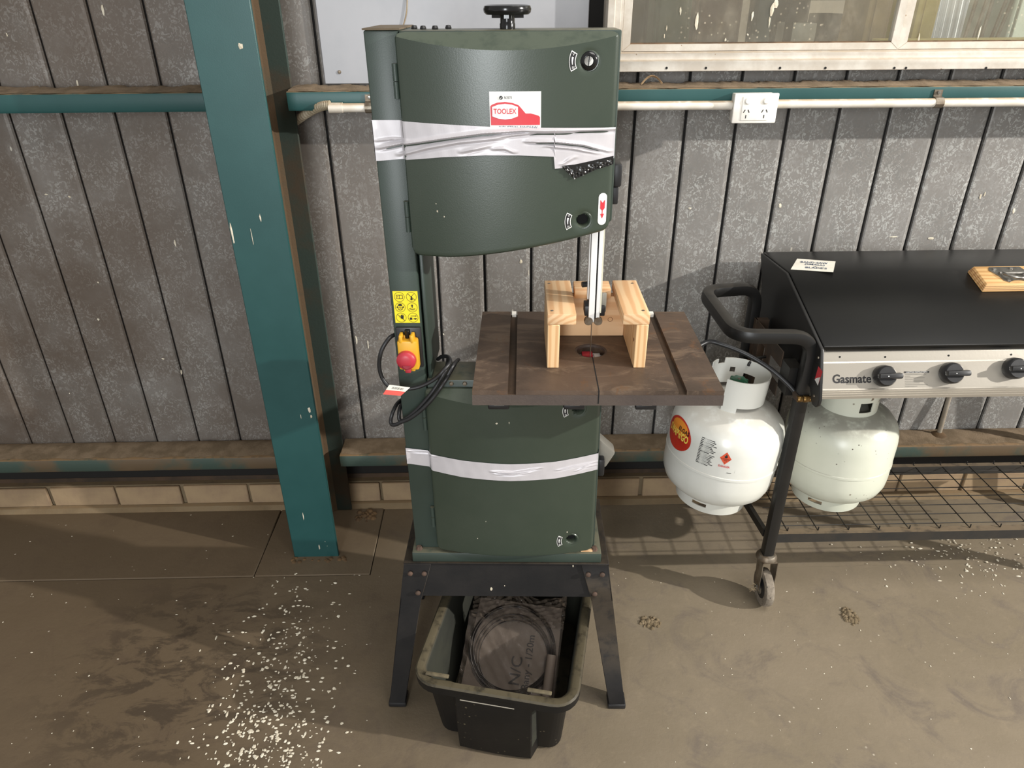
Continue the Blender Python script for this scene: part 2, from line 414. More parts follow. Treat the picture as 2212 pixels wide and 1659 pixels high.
def ringf(b, c, ex, ey, r0, r1, n=28):
    c, ex, ey = Vector(c), Vector(ex), Vector(ey)
    a = [c + (ex * math.cos(2 * math.pi * i / n) + ey * math.sin(2 * math.pi * i / n)) * r for r in (r0, r1) for i in range(n)]
    return b.add(a, [(i, (i + 1) % n, (i + 1) % n + n, i + n) for i in range(n)])
def smooth_path(pts, k=6):
    pts = [Vector(p) for p in pts]; out = []
    for i in range(len(pts) - 1):
        p0, p1, p2, p3 = pts[max(i - 1, 0)], pts[i], pts[i + 1], pts[min(i + 2, len(pts) - 1)]
        for j in range(k):
            t = j / k
            out.append(.5 * ((2 * p1) + (p2 - p0) * t + (2 * p0 - 5 * p1 + 4 * p2 - p3) * t * t + (3 * p1 - p0 - 3 * p2 + p3) * t ** 3))
    return out + [pts[-1]]
def fillet(pts, r, k=6):
    pts = [Vector(p) for p in pts]; out = [pts[0]]
    for i in range(1, len(pts) - 1):
        a, b, c = pts[i - 1], pts[i], pts[i + 1]
        p, q = b + (a - b).normalized() * r, b + (c - b).normalized() * r
        for j in range(k + 1):
            t = j / k; out.append((p * (1 - t) + b * t) * (1 - t) + (b * (1 - t) + q * t) * t)
    return out + [pts[-1]]
def copy_obj(o, parent=None, loc=None):
    c = o.copy(); COL.objects.link(c)
    if parent: c.parent = parent
    if loc is not None: c.location = loc
    return c
def lerp_tab(tab, x):
    if x <= tab[0][0]: return tab[0][1]
    for (a, p), (b, q) in zip(tab, tab[1:]):
        if x <= b: return p + (q - p) * (x - a) / (b - a)
    return tab[-1][1]

# ================================================================== THE SETTING
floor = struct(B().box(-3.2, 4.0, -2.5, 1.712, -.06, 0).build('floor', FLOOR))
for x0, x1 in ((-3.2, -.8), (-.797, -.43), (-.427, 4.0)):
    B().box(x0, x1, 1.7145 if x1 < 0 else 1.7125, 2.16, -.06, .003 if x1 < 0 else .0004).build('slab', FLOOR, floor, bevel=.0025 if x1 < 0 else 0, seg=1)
B().box(-3.2, -.43, 1.705, 1.72, -.06, -.004).build('joint', MORT, floor)

WY = 2.09                                   # face of the galvanised cladding
PP = .14360; P0 = -.33308
WX0, WX1, WZ0, WZ1 = .300, 2.40, 1.462, 2.35  # window opening
back = B()
back.box(-3.2, WX0, WY + .012, WY + .02, .11, 2.9).box(WX0, WX1, WY + .012, WY + .02, .11, WZ0).box(WX0, WX1, WY + .012, WY + .02, WZ1, 2.9).box(WX1, 4.0, WY + .012, WY + .02, .11, 2.9)
wall = struct(back.build('wall_back', DARKB))
G = .0075
def panel_mesh(z0, z1):
    h = (PP - G) / 2
    prof = [(-h, .011), (-h, .002), (-h + .004, 0), (h - .012, 0), (h - .004, .0025), (h, .006), (h, .011)]
    return B().prism([(a, b) for a, b in prof], 'Z', z0, z1).mesh('panel')
pm_full, pm_low, pm_hi = panel_mesh(.255, 2.88), panel_mesh(.255, 1.475), panel_mesh(WZ1, 2.88)
for n in range(-19, 30):
    xc = P0 + PP * (n + .5)
    ms = [pm_full]
    if WX0 < xc + .05 and xc < WX1: ms = [pm_low, pm_hi]
    for me in ms:
        o = link('panel', me, GALV if not me.materials else None, wall)
        o.location = (xc, WY, 0)

# brick plinth with mortar toe
plinth = struct(B().box(-3.2, 4.0, 2.078, 2.16, 0, .103).build('wall_plinth', MORT))
bme = B().box(-.1125, .1125, 0, .012, 0, .078).mesh('brick', .003, 1, True)
for i in range(-7, 15):
    o = link('brick', bme, BRICK if not bme.materials else None, plinth)
    o.location = (-1.38 + .235 * (i + .5) + random.uniform(-.003, .003), 2.067 + random.uniform(-.002, .003), .0215)
toe = B().prism([(2.045, 0), (2.075, 0), (2.075, .022), (2.058, .018)], 'X', -3.2, 4.0).build('mortar_toe', MORT, plinth)
B().box(-3.2, 4.0, 2.10, 2.16, .103, .12).build('sole_plate', RUST, plinth)

# wall rails (cold-formed girts), split at the column web
def girt(name, x0, x1, ytop, yf, z, drop, mat, dustm, lip=.0):
    t = .004
    prof = [(ytop, z), (yf + .006, z), (yf + .0015, z - .002), (yf, z - .006), (yf, z - drop + .006), (yf + .003, z - drop), (yf + .018, z - drop), (yf + .018, z - drop + t), (yf + t, z - drop + t), (yf + t, z - t), (ytop, z - t)]
    o = struct(B().prism(prof, 'X', x0, x1).build(name, mat, bevel=0, smooth=True))
    return o
girt('trim_1', -3.2, -.691, 2.088, 1.982, 1.41, .047, TEAL, None)
girt('trim_2', -.5443, 4.0, 2.088, 1.982, 1.41, .047, TEAL, None)
girt('trim_3', -3.2, -.691, 2.088, 1.982, .277, .048, TEALD, None)
girt('trim_4', -.5443, 4.0, 2.088, 1.982, .277, .045, TEALD, None)
# lumpy dust lying on the rails
def dust_strip(name, x0, x1, z, y0, y1, n, hmax, label):
    rnd = random.Random(hash(name) % 1000 + 5)
    ph = [rnd.uniform(0, 6.28) for _ in range(6)]
    def fn(u, v):
        x = x0 + (x1 - x0) * u
        h = hmax * (.45 + .08 * math.sin(x * 23 + ph[0]) + .12 * math.sin(x * 61 + ph[1]) + .3 * rnd.random())
        yy = y0 + (y1 - y0) * v + (.004 * math.sin(x * 47 + ph[2]) + .003 * rnd.random() if v < .01 else 0)
        return (x, yy, z + .0006 + max(0, h) * (1 - (2 * v - 1) ** 4) * (.4 + .9 * v))
    o = B().grid(n, 6, fn).build(name, M('rail_dust', '#7d6b55', '#655540', 20, rough=1, bump=.6, bscale=200), None, smooth=True)
    tag(o, label, 'dust'); o['kind'] = 'stuff'
dust_strip('dust_layer', -2.4, -.693, 1.41, 1.984, 2.086, 260, .013, 'brown dust caked along the upper wall rail left of the column')
dust_strip('dust_layer', -.542, 2.4, 1.41, 1.986, 2.086, 420, .011, 'brown dust caked along the upper wall rail right of the column')
dust_strip('dust_layer', -2.4, -.693, .277, 1.990, 2.086, 260, .009, 'brown dust lying on the low wall rail left of the column')
dust_strip('dust_layer', -.542, 2.6, .277, 1.992, 2.086, 420, .006, 'brown dust lying on the low wall rail behind the saw and barbecue')

# steel column, I-section 250 deep
colm = thing('steel_column', 'tall teal painted steel I-beam column standing left of the green bandsaw', 'column', (-.6175, 1.80, 0))
cf = B().box(-.073, .073, 0, .0105, -.01, 2.9).build('front_flange', TEAL, colm, bevel=.002, seg=1)
B().box(-.073, .073, .2405, .251, .003, 2.9).build('rear_flange', M('grimy_flange', '#2f3d37', '#43382a', 4, .45, .65, rough=.8, bump=.2), colm, bevel=.002, seg=1)
B().box(-.004, .004, .0105, .2405, .003, 2.9).build('web', DUSTWEB, colm)
b = B()
for s in (-1, 1):
    b.prism([(.004 * s, .0105), (.022 * s, .0105), (.010 * s, .017), (.004 * s, .030)], 'Z', .003, 2.9)
    b.prism([(.004 * s, .2405), (.022 * s, .2405), (.010 * s, .234), (.004 * s, .221)], 'Z', .003, 2.9)
b.build('root_fillet', DUSTWEB, colm)
rnd = random.Random(3)
b = B()
for i in range(26):      # dirt heaped at the foot
    a = rnd.uniform(-.08, .1); r = rnd.uniform(.004, .012)
    b.lathe([(0, r * .7), (r * .6, r * .5), (r, 0)], 6, (-.6175 + a, 1.795 - rnd.uniform(0, .02), 0))
    b.lathe([(0, r * .7), (r * .6, r * .5), (r, 0)], 6, (-.52 + rnd.uniform(0, .06), 2.02 + rnd.uniform(-.05, .02), .003))
o = tag(b.build('dirt_heap', DUSTY, None, smooth=True), 'crumbly brown dirt heaped at the foot of the teal column', 'dirt'); o['kind'] = 'stuff'

# pale board on the wall behind the saw
bd = thing('wall_board', 'pale grey flat board fixed to the wall behind the saw top', 'board', (-.11, 2.074, 1.418))
B().box(-.352, .352, 0, .012, 0, .9).build('sheet', GREYB, bd, bevel=.002, seg=1)
for x in (-.31, .02, .31): B().lathe([(0, -.003), (.004, -.0025), (.005, 0)], 10, (x, 0, .03), 'Y').build('screw', STEELD, bd)
B().tube(smooth_path([(-.115, -.002, .215), (-.12, -.004, .17), (-.135, -.003, .13), (-.15, -.002, .10), (-.165, -.003, .075)]), .0016, 6).build('hanging_thread', TWIG, bd)

# ---------------------------------------------------------------- window
win = struct(thing('window_1', 'x', 'x', (0, 0, 0)))
del win['label']; del win['category']
fy = 2.045
b = B()   # outer frame: stepped sill profile
b.prism([(2.02, 1.447), (2.02, 1.472), (2.032, 1.475), (2.034, 1.490), (2.046, 1.4915), (2.048, 1.493), (2.10, 1.493), (2.10, 1.447)], 'X', .283, 2.42)
b.build('sill', WINF, win, bevel=.0012, seg=1)
b = B()
b.prism([(.283, 2.02), (.300, 2.02), (.303, 2.034), (.318, 2.034), (.320, 2.046), (.328, 2.046), (.328, 2.10), (.283, 2.10)], 'Z', 1.49, 2.35)
b.build('jamb', WINF, win, bevel=.0012, seg=1)
def sash(x0, x1, y):
    m = .022
    s = B().prism([(x0, 1.4935), (x1, 1.4935), (x1 - m, 1.511), (x0 + m, 1.511)], 'Y', y, y + .02).build('sash_rail', WINF, win, bevel=.001, seg=1)
    B().prism([(x0, 1.4935), (x0 + m, 1.511), (x0 + m, 2.33), (x0, 2.35)], 'Y', y, y + .02).build('sash_stile', WINF, win, bevel=.001, seg=1)
    B().prism([(x1, 1.4935), (x1 - m, 1.511), (x1 - m, 2.33), (x1, 2.35)], 'Y', y, y + .02).build('sash_stile', WINF, win, bevel=.001, seg=1)
    g = B().box(x0 + m - .004, x1 - m + .004, y + .008, y + .011, 1.508, 2.335).build('pane', GLASS, win)
    b = B().box(x0 + m, x1 - m, y + .002, y + .008, 1.511, 1.514).build('putty_line', M('brown_putty', '#6d5640', '#4f3d2c', 30, rough=.9), win)
sash(.329, 1.062, 2.052); sash(1.066, 2.40, 2.062)
for u in (1440, 1525, 1685, 1783, 1932, 1957, 2130):
    p = on_y(u, 147, 2.0195)
    B().lathe([(.0, -.001), (.003, -.001), (.0034, .001)], 10, p, 'Y').build('screw_hole', HOLE, win)
rnd = random.Random(11)
b = B()
def splat(b, c, w, h, n=9, up='Y', rnd=rnd):
    pts = []
    for i in range(n):
        a = 2 * math.pi * i / n; k = rnd.uniform(.6, 1.2)
        pts.append((c[0] + w * k * math.cos(a), c[1], c[2] + h * k * math.sin(a)))
    b.add([(c[0], c[1] - .001, c[2])] + pts, [(0, i + 1, (i + 1) % n + 1) for i in range(n)])
for u, v, w, h in ((1505, 48, .006, .026), (1470, 22, .003, .013), (1625, 35, .004, .02), (1668, 22, .007, .02), (1675, 10, .008, .014), (1662, 48, .003, .016), (1615, 75, .003, .004), (1440, 60, .002, .01), (1435, 78, .002, .008), (1567, 86, .003, .006), (2115, 72, .004, .022), (1984, 86, .003, .02)):
    p = on_y(u, v, 2.058 if u < 1920 else 2.068); splat(b, p, w * .8, h * .8)
b.build('dropping_streak', POOP, win)

# ---------------------------------------------------------------- what stands beyond the window
struct(B().box(-3.2, 6.5, 2.16, 9, -.08, -.02).build('floor_beyond', FLOOR))
struct(B().box(-3.2, 9.5, 8.2, 8.3, -.02, 4.2).build('wall_far', M('far_tin_wall', '#a79c8c', '#8b8072', 3, rough=.8)))
def far_box(name, label, cat, u0, u1, Y, ztop, mat, depth=.4, z0=-.02):
    a, c = on_y(u0, 50, Y).x, on_y(u1, 50, Y).x
    t = thing(name, label, cat, ((a + c) / 2, Y, z0))
    h = (c - a) / 2
    B().box(-h, h, 0, depth, 0, ztop - z0).build('cabinet_body', mat, t, bevel=.01, seg=1)
    B().box(-h + .02, h - .02, -.012, -.001, .1, ztop - z0 - .06).build('cabinet_door', mat, t, bevel=.004, seg=1)
    B().box(h - .07, h - .05, -.03, -.012, (ztop - z0) * .5, (ztop - z0) * .5 + .12).build('door_handle', STEELD, t)
    return t
FG = M('far_green', '#46553f', '#36452f', 6, rough=.6); FY = M('far_yellow', '#e2cd7c', '#d2ba66', 6, rough=.6)
FPG = M('far_pale_green', '#b3bcae', '#a3ac9e', 3, rough=.6); FBR = M('far_brown', '#3b332c', '#2b2520', 6, rough=.8)
FPK = M('far_pinkish', '#6b5044', '#553f35', 6, rough=.8); FWH = M('far_white', '#c9c5bb', '#b5b0a5', 6, rough=.6)
far_box('tool_cabinet', 'dark brown cabinet behind the left end of the window', 'cabinet', 1350, 1400, 3.3, 1.75, FBR)
far_box('green_cabinet', 'dull green cabinet seen through the left window pane', 'cabinet', 1412, 1492, 3.6, 1.8, FG)
far_box('wood_cupboard', 'pinkish brown cupboard seen through the left window pane', 'cabinet', 1500, 1600, 3.9, 1.72, FPK)
far_box('low_locker', 'grey brown locker seen behind the dark post through the window', 'cabinet', 1662, 1745, 4.4, 1.68, FBR)
far_box('yellow_bin', 'yellow cabinet seen near the mullion in the right pane', 'cabinet', 1978, 2022, 3.4, 1.72, FY)
far_box('pale_locker', 'pale green locker at the right edge of the window', 'cabinet', 2182, 2260, 3.9, 1.8, FPG)
far_box('tan_cupboard', 'tan cupboard seen just left of the window mullion', 'cabinet', 1872, 1922, 3.2, 1.8, M('far_tan', '#b39a70', '#9c835c', 6, rough=.8), .25)
p = on_y(1645, 50, 3.0)
t = thing('dark_post', 'dark green square post seen through the left window pane', 'post', (p.x, 3.0, -.02))
B().box(-.028, .028, -.028, .028, 0, 3.2).build('post_shaft', M('far_dark_green', '#26302b', '#1d2622', 5, rough=.6), t, bevel=.004)
B().box(-.07, .07, -.07, .07, 0, .02).build('post_foot', STEELD, t)
p = on_y(1800, 50, 3.9)
t = thing('storage_shelf', 'open steel shelving with pale boxes beyond the window', 'shelf', (p.x, 3.9, -.02))
for sx in (-.22, .22):
    for sy in (0, .35): B().box(sx - .015, sx + .015, sy - .015, sy + .015, 0, 1.9).build('upright', FBR, t)
for z in (.52, 1.02, 1.38, 1.64): B().box(-.23, .23, -.02, .37, z - .02, z).build('shelf_board', FPK, t)
for i, (dx, wd, hh, mt) in enumerate(((-.13, .12, .12, FWH), (.02, .1, .16, FBR), (.14, .1, .13, FWH))):
    o = B().box(p.x + dx - wd / 2, p.x + dx + wd / 2, 3.92, 4.15, 1.3805, 1.3805 + hh).build('storage_box', mt, None, bevel=.004)
    tag(o, ('pale box at the left end of the shelf beyond the window', 'brown box in the middle of the shelf beyond the window', 'pale box at the right end of the shelf beyond the window')[i], 'box', 'boxes on the far shelf')
# corrugated sheet and leaning rods, right pane
a, c = on_y(2030, 50, 4.6).x, on_y(2125, 50, 4.6).x
o = B().grid(90, 2, lambda u, v: (a + (c - a) * u, 4.6 + .012 * math.sin(u * 75) + .15 * v, -.02 + 1.9 * v)).build('corrugated_sheet', M('far_zinc', '#d3d5d7', '#c3c5c7', 4, rough=.5, metal=.2), None, smooth=True, solid=.003)
tag(o, 'pale corrugated iron sheet leaning behind the right window pane', 'metal sheet')
for i, (u0, u1) in enumerate(((2078, 2108), (2100, 2130), (2138, 2143), (2140, 2172), (2160, 2185))):
    p1 = on_y(u1, 5, 3.42 + .03 * i); xb = p1.x - (p1.x - on_y(u0, 86, 3.3).x) * 2.2
    o = B().tube([(xb, 3.24 + .03 * i, -.02), p1 + (p1 - Vector((xb, 3.24 + .03 * i, -.02))) * .12], .008, 8).build('steel_rod', STEELD)
    tag(o, ('first', 'second', 'third', 'fourth', 'fifth')[i] + ' from the left of the thin rods leaning beyond the right window pane', 'rod', 'rods leaning beyond the window')
t = thing('work_bench', 'cluttered bench with yellow edge just outside the right window pane', 'bench', (on_y(2080, 90, 2.75).x, 2.75, -.02))
B().box(-.16, .9, -.02, .35, 1.44, 1.49).build('bench_top', FY, t, bevel=.004)
for x in (-.12, .85):
    for y in (0, .3): B().box(x - .025, x + .025, y - .02, y + .03, 0, 1.44).build('leg', FBR, t)

# ---------------------------------------------------------------- conduit, socket
t = thing('power_conduit', 'white plastic conduit running along the upper rail under the window', 'conduit', (0, 0, 0))
for x0, x1, nm in ((-.434, .6138, 'pipe'), (.7202, 3.0, 'pipe')):
    B().tube([(x0, 1.969, 1.3715), (x1, 1.969, 1.3695)], .0112, 16).build(nm, PVC, t, smooth=True)
B().tube([(-.436, 1.969, 1.3715), (-.40, 1.969, 1.3715)], .0130, 16).build('coupling', PVC, t, smooth=True)
path = smooth_path([on_y(u, v, y) for u, v, y in ((713, 227, 1.969), (702, 228, 1.972), (688, 232, 1.985), (668, 242, 2.02), (650, 254, 2.055), (636, 264, 2.072), (615, 280, 2.074))], 16)
rr = [.0118 if i % 4 < 2 else .0098 for i in range(len(path))]
B().tube(path, rr, 14).build('flexible_end', M('flex_conduit', '#b3a893', '#9c9078', 20, rough=.5, dust=DUST), t)
for x in (-.331, 1.158):
    sdl = B().prism([(1.9815, 1.402), (1.978, 1.402), (1.978, 1.386), (1.964, 1.3835), (1.957, 1.376), (1.9555, 1.369), (1.959, 1.362), (1.966, 1.358), (1.968, 1.3605), (1.962, 1.3645), (1.9585, 1.370), (1.960, 1.375), (1.966, 1.3805), (1.9815, 1.383)], 'X', x - .011, x + .011).build('saddle', STEELD, t)
    B().lathe([(0, -.004), (.004, -.0035), (.005, 0)], 12, (x, 1.978, 1.395), 'Y').build('saddle_screw', STEEL, sdl)
g = thing('power_socket', 'white double power outlet with two switches under the window', 'power outlet', (.667, 1.981, 1.365))
B().box(-.0525, .0525, -.034, 0, -.034, .034).build('mounting_block', GPOM, g, bevel=.003)
B().box(-.0575, .0575, -.044, -.0345, -.0365, .0365).build('cover_plate', GPOM, g, bevel=.0035)
pl = B().box(-.036, .036, -.0462, -.0441, -.029, .029).build('inner_plate', GPOM, g, bevel=.004)
for sx in (-.0235, .0235):
    B().lathe([(0, -.0505), (.006, -.050), (.008, -.048), (.0085, -.046)], 20, (sx, 0, .0185), 'Y').build('switch_button', GPOM, g, smooth=True)
    sl = B()
    for dx, dz, an in ((-.0055, -.006, -28), (.0055, -.006, 28), (0, -.0195, 0)):
        c, s_ = math.cos(R(an)), math.sin(R(an)); q = []
        for ax, az in ((-.0012, -.0042), (.0012, -.0042), (.0012, .0042), (-.0012, .0042)):
            q.append((sx + dx + ax * c - az * s_, -.0467, dz + ax * s_ + az * c))
        sl.add(q, [(0, 1, 2, 3)])
    sl.build('pin_slots', INK, g)
# dry leaf on the rail, stub pipe at the right
p = on_y(1408, 181, 2.02)
lf = B().grid(10, 4, lambda u, v: (p.x - .028 + .056 * u, 2.02 + .012 * (v - .5) * math.sin(math.pi * u), 1.417 + .018 * math.sin(math.pi * u) + .008 * abs(v - .5)))
tag(lf.build('dry_leaf', M('dry_leaf', '#a58c6b', '#8b7152', 30, rough=.9), None, smooth=True, solid=.0006), 'curled dry leaf lying on the upper rail below the window', 'leaf')
t = thing('stub_pipe', 'thin dusty pipe standing on the low rail right of the white gas bottle', 'pipe', (1.515, 2.05, .2775))
B().tube([(0, 0, .006), (.004, .012, .10), (.008, .024, .20), (.012, .027, .40)], .0075, 12).build('pipe_run', M('dusty_pipe', '#8f8678', '#7c6f5d', 12, rough=.7), t, smooth=True)
B().lathe([(.0, .014), (.012, .012), (.022, .004), (.026, 0)], 16).build('pipe_foot', DUSTY, t, smooth=True)

# ================================================================== THE BANDSAW
SAW = thing('bandsaw', 'dark green upright bandsaw with silver tape bands on a black splayed stand', 'bandsaw', SAW_O, SAW_A)
LB = lambda: B(tf=lean)
XL, XS, XR = -.219, -.1615, .2135        # left edge, spine right edge, box right edge
# --- stand
APY = lambda z: -.024 - (.418 - z) * .195      # slope of the front legs and apron
BKY = lambda z: .232 + (.418 - z) * .195
def leg(sx, rear):
    yf = BKY if rear else APY; sg = -1 if rear else 1
    def X(z): return sx * (.247 + (.418 - z) * .142)
    t = .004
    b = B()
    z1 = .418; zb = .012
    wt, wm, wb = .066, .052, .040
    # front face plate, inner edge tapering
    for (za, zc, wa, wc) in ((zb, .32, wb, wm), (.32, z1, wm, wt)):
        p = []
        for z, wd in ((za, wa), (zc, wc)):
            x0, x1 = X(z), X(z) - sx * wd; y = yf(z)
            q = [(x0, y, z), (x1, y, z), (x1, y + sg * t, z), (x0, y + sg * t, z)]
            p += q if (sx > 0) == (sg < 0) else q
        b.hexa(p)
        p = []
        for z, wd in ((za, wa), (zc, wc)):
            x0 = X(z); y = yf(z)
            p += [(x0, y, z), (x0, y + sg * wd, z), (x0 - sx * t, y + sg * wd, z), (x0 - sx * t, y, z)]
        b.hexa(p)
    lg = b.build('leg', BLACKP, SAW, bevel=.0012, seg=1)
    xf, y = X(.008), yf(.008)
    ft = B().box(xf - sx * .044, xf + sx * .002, y - sg * .002, y + sg * .042, 0, .016).build('rubber_foot', BLACK, lg, bevel=.004)
    if not rear:
        for dx, z in ((.018, .395), (.052, .395), (.042, .342)):
            B().lathe([(0, -.0045), (.004, -.004), (.0062, -.002), (.0065, .001)], 10, (X(z) - sx * dx, yf(z) - .0045, z), 'Y').build('bolt', RUSTB, lg, smooth=True)
for sx in (-1, 1):
    for rr_ in (False, True): leg(sx, rr_)
def apron(x0, x1, yf, sg):
    t = .003; p = []
    for z in (.326, .416): p += [(x0, yf(z) + sg * .0045, z), (x1, yf(z) + sg * .0045, z), (x1, yf(z) + sg * (.0045 + t), z), (x0, yf(z) + sg * (.0045 + t), z)]
    return B().hexa(p)
apron(-.236, .236, APY, 1).build('front_apron', BLACKP, SAW, bevel=.001, seg=1)
apron(-.236, .236, BKY, -1).build('rear_apron', BLACKP, SAW, bevel=.001, seg=1)
for sx in (-1, 1):
    b = B(); x = lambda z: sx * (.241 + (.418 - z) * .142)
    p = []
    for z in (.326, .416): p += [(x(z), -.02, z), (x(z) - sx * .003, -.02, z), (x(z) - sx * .003, .228, z), (x(z), .228, z)]
    b.hexa(p); b.build('side_apron', BLACKP, SAW)
B().box(-.248, .248, -.024, .232, .4165, .4205).build('stand_top', BLACKP, SAW, bevel=.001, seg=1)
# --- base plate
b = B().box(-.226, .229, -.019, .214, .438, .4485).box(-.226, .229, -.0195, -.013, .421, .446).box(-.226, -.220, -.013, .214, .421, .44).box(.223, .229, -.013, .214, .421, .44)
base = b.build('base_plate', GREENP, SAW, bevel=.002)
for x in (-.210, .213):
    for y in (-.004, .19): B().lathe([(0, .0085), (.006, .008), (.0075, .002), (.009, 0)], 6, (x, y, .4487)).build('base_bolt', RUSTB, base)
B().box(.18, .208, -.012, -.004, .4488, .452).build('wood_chip', PINE_Y, base)
# --- spine and wheel boxes
spine = LB().box(XL, XS, 0, .17, .449, 1.5735).build('spine', GREENP, SAW, bevel=.003)
LB().box(XL - .001, XS + .004, -.004, .171, 1.5738, 1.5765).build('spine_cap', M('dusty_cap', '#6a5d4b', '#584d3d', 12, rough=.9), spine)
LB().box(XS + .004, XS + .012, .012, .165, .905, 1.19).build('inner_channel', GREENP, SAW, bevel=.002)
zb_u = lambda x: 1.188 + .050 * max(0, (x + .10) / .31) ** 1.35
bo = [(XS + .001, zb_u(XS) + .002), (-.10, zb_u(-.1) + .002), (0, zb_u(0) + .002), (.1, zb_u(.1) + .002), (.19, zb_u(.19) + .002), (XR, 1.25), (XR, 1.5725), (XS + .001, 1.5725)]
ub = LB().prism(bo, 'Y', .002, .092).build('upper_wheel_box', GREENP, SAW, bevel=.003)
for u, v in ((887, 60), (911, 64), (937, 62), (963, 58)):
    p = saw(u, v, .03); LB().lathe([(0, .006), (.004, .0055), (.0055, .002), (.0055, 0)], 8, (p.x, .05 if v > 61 else .075, 1.5727)).build('rivet', BLACK, ub)
lb = LB().box(XS + .001, XR, .004, .094, .449, .908).build('lower_wheel_box', GREENP, SAW, bevel=.003)
for u, v in ((975, 829), (1004, 829)):
    p = saw(u, v, .003); LB().lathe([(0, -.004), (.004, -.0035), (.005, -.001), (.0055, .001)], 10, (p.x, .004, p.z), 'Y').build('box_screw', STEELD, lb, smooth=True)
# --- doors
XC, HW = .0205, .1865
def bulge(x): t = (x - XC) / HW; return .026 * max(0, 1 - t * t)
def door_y(x, z, zt):
    return max(-.012 - bulge(x), -.005 - (zt - z) * 1.25)
def make_door(name, x0, x1, zb, zt, holes, mat):
    r = .016; nx, nz = 110, 120
    def ends(x):
        d = min(x - x0, x1 - x)
        return r - math.sqrt(max(0, r * r - (r - d) ** 2)) if d < r else 0
    def fn(u, v):
        u = .5 - .5 * math.cos(math.pi * u) if False else u
        x = x0 + (x1 - x0) * u; e = ends(x)
        za, zc = zb(x) + e, zt - e * .5
        zk = min(zc - .001, zt - (.007 + bulge(x)) / 1.25)
        z = za + (zk - za) * v / .9 if v <= .9 else zk + (zc - zk) * (v - .9) / .1
        y = door_y(x, z, zt)
        d = min(x - x0, x1 - x, (z - za), )
        y += .004 * max(0, 1 - d / .005) ** 2
        for hx, hz in holes:
            q = math.hypot(x - hx, z - hz)
            if q < .024: y += .006 * (.5 + .5 * math.cos(math.pi * q / .024))
        return (x, y, z)
    b = LB(); b.grid(nx, nz, fn, lambda p: any(math.hypot(p.x - hx, p.z - hz) < .0128 for hx, hz in holes))
    W = nz + 1
    loop = [i * W for i in range(nx + 1)] + [nx * W + j for j in range(1, nz + 1)] + [i * W + nz for i in range(nx - 1, -1, -1)] + [j for j in range(nz - 1, 0, -1)]
    o = len(b.v); n = len(loop)
    b.v += [Vector((b.v[i].x, .0012, b.v[i].z)) for i in loop]
    b.f += [(loop[i], loop[(i + 1) % n], o + (i + 1) % n, o + i) for i in range(n)]
    d = b.build(name, mat, SAW, smooth=True)
    for hx, hz in holes:
        y = door_y(hx, hz, zt)
        LB().lathe([(.0185, y + .0045), (.0165, y + .0015), (.0140, y + .0018), (.0115, y + .005), (.0105, y + .010), (.0105, y + .020)], 28, (hx, 0, hz), 'Y').build('porthole_ring', mat, d, smooth=True)
        LB().lathe([(0, y + .0165), (.0108, y + .0165)], 28, (hx, 0, hz), 'Y').build('porthole_hole', HOLE, d)
    return d
PH = [(.158, 1.5265), (.1565, 1.2575)]
ZT_U, ZT_L = 1.5705, .892
udoor = make_door('upper_door', -.1655, .2085, zb_u, ZT_U, PH, GREEN)
PHL = [(.1605, .852), (.154, .4965)]
ldoor = make_door('lower_door', -.1655, .2085, lambda x: .4535, ZT_L, PHL, GREEN)
def fy_(x, z):                                   # front surface of the saw at x, z
    if x < -.1655: return 0.0
    return door_y(x, z, ZT_U if z > 1 else ZT_L)
# screw with plastic collar in the top porthole
hx, hz = PH[0]; y = fy_(hx, hz)
k = LB().lathe([(.0085, y - .002), (.013, y - .001), (.0155, y + .002), (.0165, y + .006)], 28, (hx, 0, hz), 'Y').build('latch_collar', BLACKG, udoor, smooth=True)
LB().lathe([(0, y + .001), (.0075, y + .0005), (.0085, y + .003)], 24, (hx, 0, hz), 'Y').build('latch_screw', STEEL, udoor, smooth=True)
LB().add([(hx - .0012, y - .0006, hz - .0075), (hx + .0004, y - .0006, hz - .0075), (hx + .0014, y - .0006, hz + .0075), (hx - .0002, y - .0006, hz + .0075)], [(0, 1, 2, 3)]).build('screw_slot', INK, udoor)
# hinges
for u, v0, v1 in ((852, 137, 213), (877, 434, 500), (917, 872, 927), (931, 1094, 1135)):
    a, c = saw(u, v0, -.004), saw(u, v1, -.004)
    x = -.1700
    d_ = udoor if v0 < 600 else ldoor
    LB().tube([(x, -.006, c.z), (x, -.006, (a.z + c.z) / 2 - .0006)], .0048, 12).tube([(x, -.006, (a.z + c.z) / 2 + .0006), (x, -.006, a.z)], .0048, 12).build('hinge', GREENP, d_, smooth=True)
